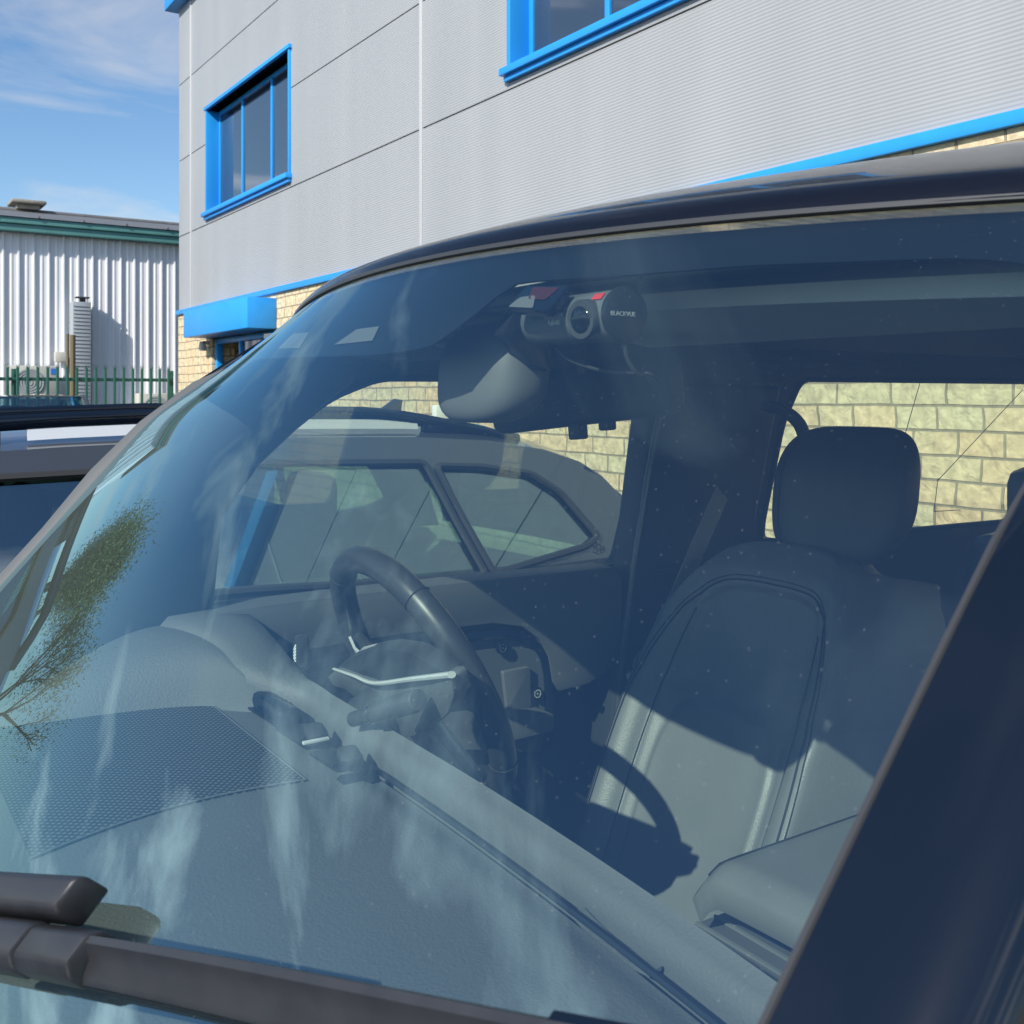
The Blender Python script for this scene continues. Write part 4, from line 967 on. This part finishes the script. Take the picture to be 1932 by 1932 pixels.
def seat():
    s = empty('x', (0, 0, 0), None, None) if False else None
    # driver's backrest: u across (+Y at u=1), v up
    C0 = 1.235
    def hw(v):
        if v < .62: return .235 + .02 * math.sin(v * 3)
        return .25 - .085 * ((v - .62) / .38) ** 2.4
    def back(u, v):
        a = 2 * u - 1; w = hw(v); z = -.88 + .62 * v
        x = 1.13 + .47 * (z + .80)
        bol = .055 * math.exp(-((abs(a) - .78) / .20) ** 2) * (1 - .6 * max(0, v - .55) / .45)
        edge = .09 * max(0, abs(a) - .84) / .16
        st = lambda q: max(0, min(1, q)) ** 2 * (3 - 2 * max(0, min(1, q)))
        aa = (abs(a) ** 4 + abs((v - .30) / .27 * .5) ** 4) ** .25 if v > .30 else abs(a)
        pad = -.012 * st((.53 - aa) / .05)
        a2 = (abs(a / .60) ** 5 + abs((v - .70) / .185) ** 5) ** .2
        pad += .010 * st((1 - a2) / .12) * st((v - .56) / .05)
        groove = 0.006 * math.exp(-((abs(a) - .62) / .025) ** 2) * (v < .86)
        return V(x - bol + edge + pad + groove + .02 * (v > .93) * (v - .93) / .07, C0 + a * w, z - .045 * abs(a) ** 3 * (v > .8) * (v - .8) / .2)
    bm = NB(); slab(bm, back, 120, 90, (.10, 0, -.02)); S0 = mk('driver_seat', bm, M_LEATHER, CAR, smooth=80)
    # piping and stitched lines
    def line(uv, r=.0022, off=-.0015, name='seam', m=M_STITCH):
        pts = spline([V(a, b, 0) for a, b in uv], 8)
        bm = NB(); tube(bm, [back(p.x, p.y) + V(off, 0, 0) for p in pts], r, 5); return mk(name, bm, m, S0)
    pp = [(.90, .05), (.90, .35), (.885, .60), (.84, .78), (.80, .85), (.74, .885), (.62, .895), (.38, .895), (.26, .885), (.20, .85), (.155, .78), (.115, .60), (.10, .35), (.10, .05)]
    line(pp, .0016); line([(.5 + (a - .5) * 1.045, b + .012 * (b > .8)) for a, b in pp], .0010)
    line([(.81, .05), (.81, .4), (.80, .62), (.79, .80)], .0012)
    line([(.19, .05), (.19, .4), (.20, .62), (.21, .80)], .0012)
    # cushion
    def cush(u, v):
        a = 2 * u - 1; x = .72 + .46 * v
        bol = .045 * math.exp(-((abs(a) - .82) / .16) ** 2); edge = .07 * max(0, abs(a) - .88) / .12
        return V(x, C0 + a * .255, -.86 + bol - edge - .03 * v - .05 * max(0, .15 - v) / .15)
    bm = NB(); slab(bm, cush, 40, 24, (0, 0, -.12)); mk('seat_cushion', bm, M_LEATHER, S0, smooth=80)
    # headrest
    bm = NB(); c = V(1.505, 1.205, -.175)
    def hr(u, v):
        t = 2 * math.pi * u; s_ = math.pi * (v - .5); g = lambda x, p: math.copysign(abs(x) ** p, x)
        return c + V(.055 * g(math.cos(t), .7) * g(math.cos(s_), .55), .142 * g(math.sin(t), .62) * g(math.cos(s_), .45) * (1 - .10 * (v < .5) * (1 - 2 * v)), .118 * g(math.sin(s_), .75)) + V(.10 * (v - .5), 0, 0)
    gridm(bm, hr, 48, 28); bmesh.ops.remove_doubles(bm, verts=bm.verts[:], dist=1e-5); H = mk('headrest', bm, M_LEATHD, S0, smooth=80)
    bm = NB(); tube(bm, [V(hr(.25 + .5 * 0, .0).x, 0, 0)] * 0 + [hr(.40 + .0 * k, k / 20) + V(-.001, 0, 0) for k in range(3, 18)], .0018, 5); mk('headrest_seam', bm, M_STITCH, H)
    for dy in (-.055, .055):
        bm = NB(); tube(bm, [c + V(-.01, dy, -.10), c + V(-.03, dy, -.20)], .007, 8); mk('headrest_post', bm, M_CHROME, S0)
    # shoulder wing of the outer bolster plus seat side
    bm = NB(); box(bm, (1.40, C0 + .20, -.36), (.10, .10, .22), .035, Matrix.Rotation(R(25), 3, 'Y')); 
    bm.free()
    # passenger seat on the near side, mostly outside the view
    q = 2 * YC - C0 - 0.0
    bm = NB(); slab(bm, lambda u, v: back(u, v) + V(.12, q - C0 - .03, 0), 40, 24, (.10, 0, -.02)); p = mk('passenger_seat', bm, M_LEATHER, CAR, smooth=80)
    bm = NB(); slab(bm, lambda u, v: cush(u, v) + V(.12, q - C0 - .03, 0), 20, 12, (0, 0, -.12)); mk('seat_cushion', bm, M_LEATHER, p, smooth=80)
    bm = NB(); gridm(bm, lambda u, v: hr(u, v) + V(.12, q - 1.235, 0), 32, 18); bmesh.ops.remove_doubles(bm, verts=bm.verts[:], dist=1e-5); mk('headrest', bm, M_LEATHD, p, smooth=80)
    # rear bench
    bm = NB(); box(bm, (2.42, YC, -.62), (.16, 1.28, .56), .06, Matrix.Rotation(R(16), 3, 'Y')); r = mk('rear_seat', bm, M_LEATHD, CAR)
    for y in (1.36, .5):
        bm = NB(); box(bm, (2.53, y, -.28), (.10, .28, .20), .045); mk('headrest', bm, M_LEATHD, r)
    # armrest and ribbed console tray
    def arm(u, v):
        x = .935 + .60 * u; y = .60 + .385 * v
        z = -.600 - .022 * max(0, (.07 - u) / .07) ** 2 - .03 * max(0, (v - .90) / .10) ** 2 - .03 * max(0, (.08 - v) / .08) ** 2 + .006 * math.sin(math.pi * v)
        return V(x, y, z)
    bm = NB(); slab(bm, arm, 60, 24, (.014, 0, -.036)); a = mk('centre_armrest', bm, M_LEATHER, CAR, smooth=80)
    bm = NB(); tube(bm, [arm(0.02 + .98 * k / 30, .955) + V(0, 0, .001) for k in range(31)], .0016, 5); mk('seam', bm, M_STITCH, a)
    bm = NB(); b3(bm, .66, 1.5, .72, 1.02, -1.1, -.72, .02); cn = mk('centre_console', bm, M_DARK, CAR)
    bm = NB(); b3(bm, .86, 1.08, .66, 1.015, -.719, -.705, .004); mk('console_tray', bm, M_DOOR, cn)
    for k in range(5):
        bm = NB(); b3(bm, .900 + .032 * k, .905 + .032 * k, .66, 1.01, -.7045, -.701); mk('tray_rib', bm, M_LEATHER, cn)
seat()

def overhead():
    # sun visors
    for y0, y1, nm in ((.27, .83, 0), (1.02, 1.50, 1)):
        def f(u, v): 
            y = y0 + (y1 - y0) * u; return V(.565 + .155 * v + .03 * abs(y - YC), y, .088 - .024 * v - .012 * (y - YC) ** 2 * 4 * (1 - v))
        bm = NB(); slab(bm, f, 10, 6, (.004, 0, -.014)); bmesh.ops.remove_doubles(bm, verts=bm.verts[:], dist=1e-5)
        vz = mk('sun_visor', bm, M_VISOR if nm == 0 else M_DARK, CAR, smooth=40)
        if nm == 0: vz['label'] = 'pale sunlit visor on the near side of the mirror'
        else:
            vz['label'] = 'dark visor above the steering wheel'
            for a, b in ((.55, .72), (.06, .20)):
                bm = NB(); slab(bm, lambda u, v: f(a + (b - a) * u, .30 + .4 * v) + V(-.001, 0, -.0165), 4, 3, (0, 0, -.002)); mk('visor_label', bm, M_SENSOR, vz)
    # interior mirror
    M = Matrix.Rotation(R(10), 3, 'Z') @ Matrix.Rotation(R(-6), 3, 'X')
    m0 = V(.640, .838, .0)
    bm = NB(); box(bm, m0, (.034, .250, .062), .014, M, 3); m = mk('interior_mirror', bm, M_DARK, CAR, smooth=50)
    bm = NB(); box(bm, m0 + V(.0165, .0, 0), (.003, .225, .048), .001, M); mk('mirror_glass', bm, M_CHROME, m)
    bm = NB(); box(bm, m0 + M @ V(-.002, .005, -.037), (.014, .016, .016), .002, M); box(bm, m0 + M @ V(-.002, -.035, -.034), (.014, .013, .010), .002, M); mk('mirror_buttons', bm, M_DARK, m)
    bm = NB(); cyl(bm, m0 + V(-.018, -.03, .028), (-1, 0, 0), .007, .004, 14); mk('mirror_stud', bm, M_SENSOR, m)
    # rounded sensor cover at the mirror foot
    c = V(.520, .815, .022); bm = NB()
    g = lambda x, p: math.copysign(abs(x) ** p, x)
    def f(u, v):
        t = 2 * math.pi * u; s_ = math.pi * (v - .5)
        return c + V(.038 * g(math.cos(t), .8) * g(math.cos(s_), .6), .066 * g(math.sin(t), .7) * g(math.cos(s_), .6), .048 * g(math.sin(s_), .7)) + V(.03 * (v - .5), 0, 0)
    gridm(bm, f, 36, 20); bmesh.ops.remove_doubles(bm, verts=bm.verts[:], dist=1e-5); mk('mirror_sensor_cover', bm, M_SENSOR, CAR, smooth=80)
    # dark overhead console and grab rail slot
    bm = NB(); b3(bm, .75, 1.02, YC - .13, YC + .13, .070, .097, .01); mk('overhead_console', bm, M_LINER, CAR)
    bm = NB(); b3(bm, 1.15, 3.0, YC - .5, YC + .5, .094, .0975, 0); mk('sunroof_blind', bm, M_LINER2, CAR)
overhead()

def wiper():
    # blade lies on the outside of the glass
    A = GP(.800, -.362, .0); B = GP(.270, -.235, .0)
    w = empty('wiper', (A.x, A.y, A.z + EYE), None, None); w.parent = CAR; w.location = (Vector((A.x, A.y, A.z + EYE)) - ORG[CAR.name])
    n = 40; rings = []; pr = [(-.011, .003), (-.013, .010), (-.010, .013), (-.002, .016), (.004, .024), (.008, .024), (.011, .014), (.012, .006), (.008, .002)]
    def P(t, a, h):
        y = .80 + (.255 - .80) * t; z = -.3676 + (-.2285 + .3676) * t + .006 * math.sin(math.pi * t)
        p = GP(y, z, h); q = GP(y, z + a * .76, h)   # a runs up the glass
        return q
    for i in range(n + 1):
        t = i / n; k = 1 - .3 * max(0, t - .95) / .05
        rings.append([P(t, a, h * k) for a, h in pr])
    bm = NB(); loft(bm, rings); mk('wiper_blade', bm, M_WIPER, w, smooth=40)
    bm = NB(); loft(bm, [[P(t, a, h) for a, h in ((-.0022, .0002), (.0022, .0002), (.003, .004), (-.003, .004))] for t in [i / 20 for i in range(21)]]); mk('rubber_lip', bm, M_RUB, w)
    bm = NB(); loft(bm, [[P(t, a, h) for a, h in ((-.014, .004), (-.0135, .015), (.002, .024), (.012, .022), (.0145, .005))] for t in (.93, .95, .985, .995)]); mk('end_cap', bm, M_TRIM, w)
    bm = NB(); loft(bm, [[P(t, a, h) for a, h in ((-.0128, .0030), (-.0135, .0060), (-.0132, .0062), (-.0122, .0032))] for t in [.42 + .58 * i / 20 for i in range(21)]]); mk('blade_channel', bm, M_FRIT, w)
    bm = NB(); p = P(.245, .002, .0275); q = P(.245, .002, .0292); cyl(bm, p, q - p, .0032, .0016, 16, .0004); mk('pivot_pin', bm, M_RING, w)
    def blk(t0, t1, prof, nm, m, bev=.003):
        bm = NB(); loft(bm, [[P(t, a, h) for a, h in prof] for t in (t0, t1)]); bmesh.ops.recalc_face_normals(bm, faces=bm.faces[:])
        bmesh.ops.bevel(bm, geom=bm.edges[:], offset=bev, segments=2, profile=.5, affect='EDGES', clamp_overlap=True); return mk(nm, bm, m, w, smooth=40)
    blk(-.04, .315, [(-.015, .004), (-.015, .019), (-.009, .028), (.009, .028), (.0135, .021), (.0135, .004)], 'blade_adapter', M_WIPER)
    blk(.3165, .42, [(-.0145, .005), (-.0142, .018), (-.008, .0265), (.008, .0265), (.013, .019), (.013, .005)], 'adapter_nose', M_WIPER, .0025)
    blk(-.15, .352, [(.0150, .010), (.0150, .028), (.018, .033), (.034, .033), (.038, .028), (.038, .010)], 'wiper_arm', M_WIPER, .0025)
    blk(.15, .20, [(-.006, .0282), (-.006, .0294), (.006, .0294), (.006, .0282)], 'release_button', M_WIPER, .0004)
    bm = NB(); tube(bm, [P(-.10, .026, .026), GP(1.0, -.42, .035), GP(1.12, -.47, .03)], .012, 8, flat=.6); mk('arm_shaft', bm, M_WIPER, w)
wiper()

def dashcam():
    B = V(.505, .603, .061); L = .118; r = .0205
    d = empty('dash_camera', (B.x, B.y + .06, B.z + EYE), 'black cylindrical dash camera hanging inside the windscreen beside the mirror', 'dash camera')
    bm = NB(); tube(bm, [B + V(0, .006, 0), B + V(0, .0065, 0), B + V(0, L - .004, 0), B + V(0, L, 0)], [r - .001, r - .0008, r - .0008, r - .003], 40); body = mk('camera_body', bm, M_CAMB, d, smooth=40)
    bm = NB(); tube(bm, [B + V(0, .0058, 0), B + V(0, .004, 0), B + V(0, .0010, 0), B], [r, r + .0008, r + .0008, r - .0005], 40); cap = mk('end_cap', bm, M_CAMC, d, smooth=40)
    # lens ring and glass facing forward
    lc = B + V(-r + .004, .025, -.003); fd = V(-1, -.10, -.10).normalized()
    bm = NB(); tube(bm, [lc, lc + fd * .008, lc + fd * .010, lc + fd * .0095], [.0155, .0155, .0145, .0125], 36); ring = mk('lens_ring', bm, M_RING, d, smooth=40)
    bm = NB(); tube(bm, [lc + fd * .004, lc + fd * .0092, lc + fd * .0112, lc + fd * .0118], [.0124, .0120, .008, .001], 28); mk('lens', bm, M_LENS, ring, smooth=80)
    bm = NB()
    slab(bm, lambda u, v: B + V(-math.sin(R(38 + 18 * u)) * r * 1.0, .010 + .012 * v, math.cos(R(38 + 18 * u)) * r * 1.0), 6, 2, (-.0003, 0, .0003)); mk('red_label', bm, M_RED, d)
    text('cap_lettering', 'BLACKVUE', .0050, B + V(-.004, -.0004, .0), (1, 0, 0), (0, 0, 1), M_PRINT, cap)
    for k, (tx, sz) in enumerate((('BLACKVUE', .0050), ('Full HD', .0050))):
        a = R(84 + 16 * k); text('body_lettering', tx, sz, B + V(-math.sin(a) * (r - .0002), .066, math.cos(a) * (r - .0002)), (0, -1, 0), (math.cos(a), 0, math.sin(a)), M_WHITE, body, .0004)
    # bracket to the glass
    h = [hit(*q) for q in ((950, 571), (1028, 575), (1066, 528), (985, 530))]
    p = [GP(q.y, q.z, -.006) for q in h]
    bm = NB(); plate(bm, roundpoly(p, .003), GP(.72, .06, -.013) - GP(.72, .06, -.006), bev=.0015); mt = mk('mount_plate', bm, M_TRIM, d)
    h = [hit(*q) for q in ((990, 555), (1022, 556), (1050, 533), (1000, 533))]
    bm = NB(); plate(bm, roundpoly([GP(q.y, q.z, -.0055) for q in h], .003), (-.0003, 0, .0003)); mk('adhesive_pad', bm, mat('dull_red_pad', (.06, .010, .014), .5), mt)
    h = [hit(*q) for q in ((952, 570), (1000, 572), (1004, 548), (975, 552))]
    bm = NB(); plate(bm, roundpoly([GP(q.y, q.z, -.0055) for q in h], .003), (-.0003, 0, .0003)); mk('adhesive_pad', bm, M_SENSOR, mt)
    bm = NB(); plate(bm, roundpoly([V(.478, .735, .052), V(.50, .735, .083), V(.525, .735, .070), V(.522, .735, .045), V(.530, .735, .020), V(.512, .735, .026)], .004), (0, .014, 0), bev=.002); mk('mount_arm', bm, M_CAMC, d)
    # leads
    bm = NB(); tube(bm, spline([B + V(0, .004, -.018), B + V(.004, .004, -.034), B + V(.016, .004, -.046), B + V(.05, .02, -.05)], 6), .0017, 8); mk('power_lead', bm, M_RUB, d)
    bm = NB(); tube(bm, spline([B + V(0, .098, -.018), B + V(.01, .085, -.032), B + V(.02, .05, -.042), B + V(.03, .012, -.044), B + V(.05, .02, -.05)], 6), .0015, 8); mk('video_lead', bm, M_RUB, d)
    bm = NB(); tube(bm, spline([B + V(.01, -.004, .018), B + V(.008, -.010, .032), B + V(.035, -.02, .042)], 5), .0022, 8); mk('roof_lead', bm, M_RUB, d)
dashcam()
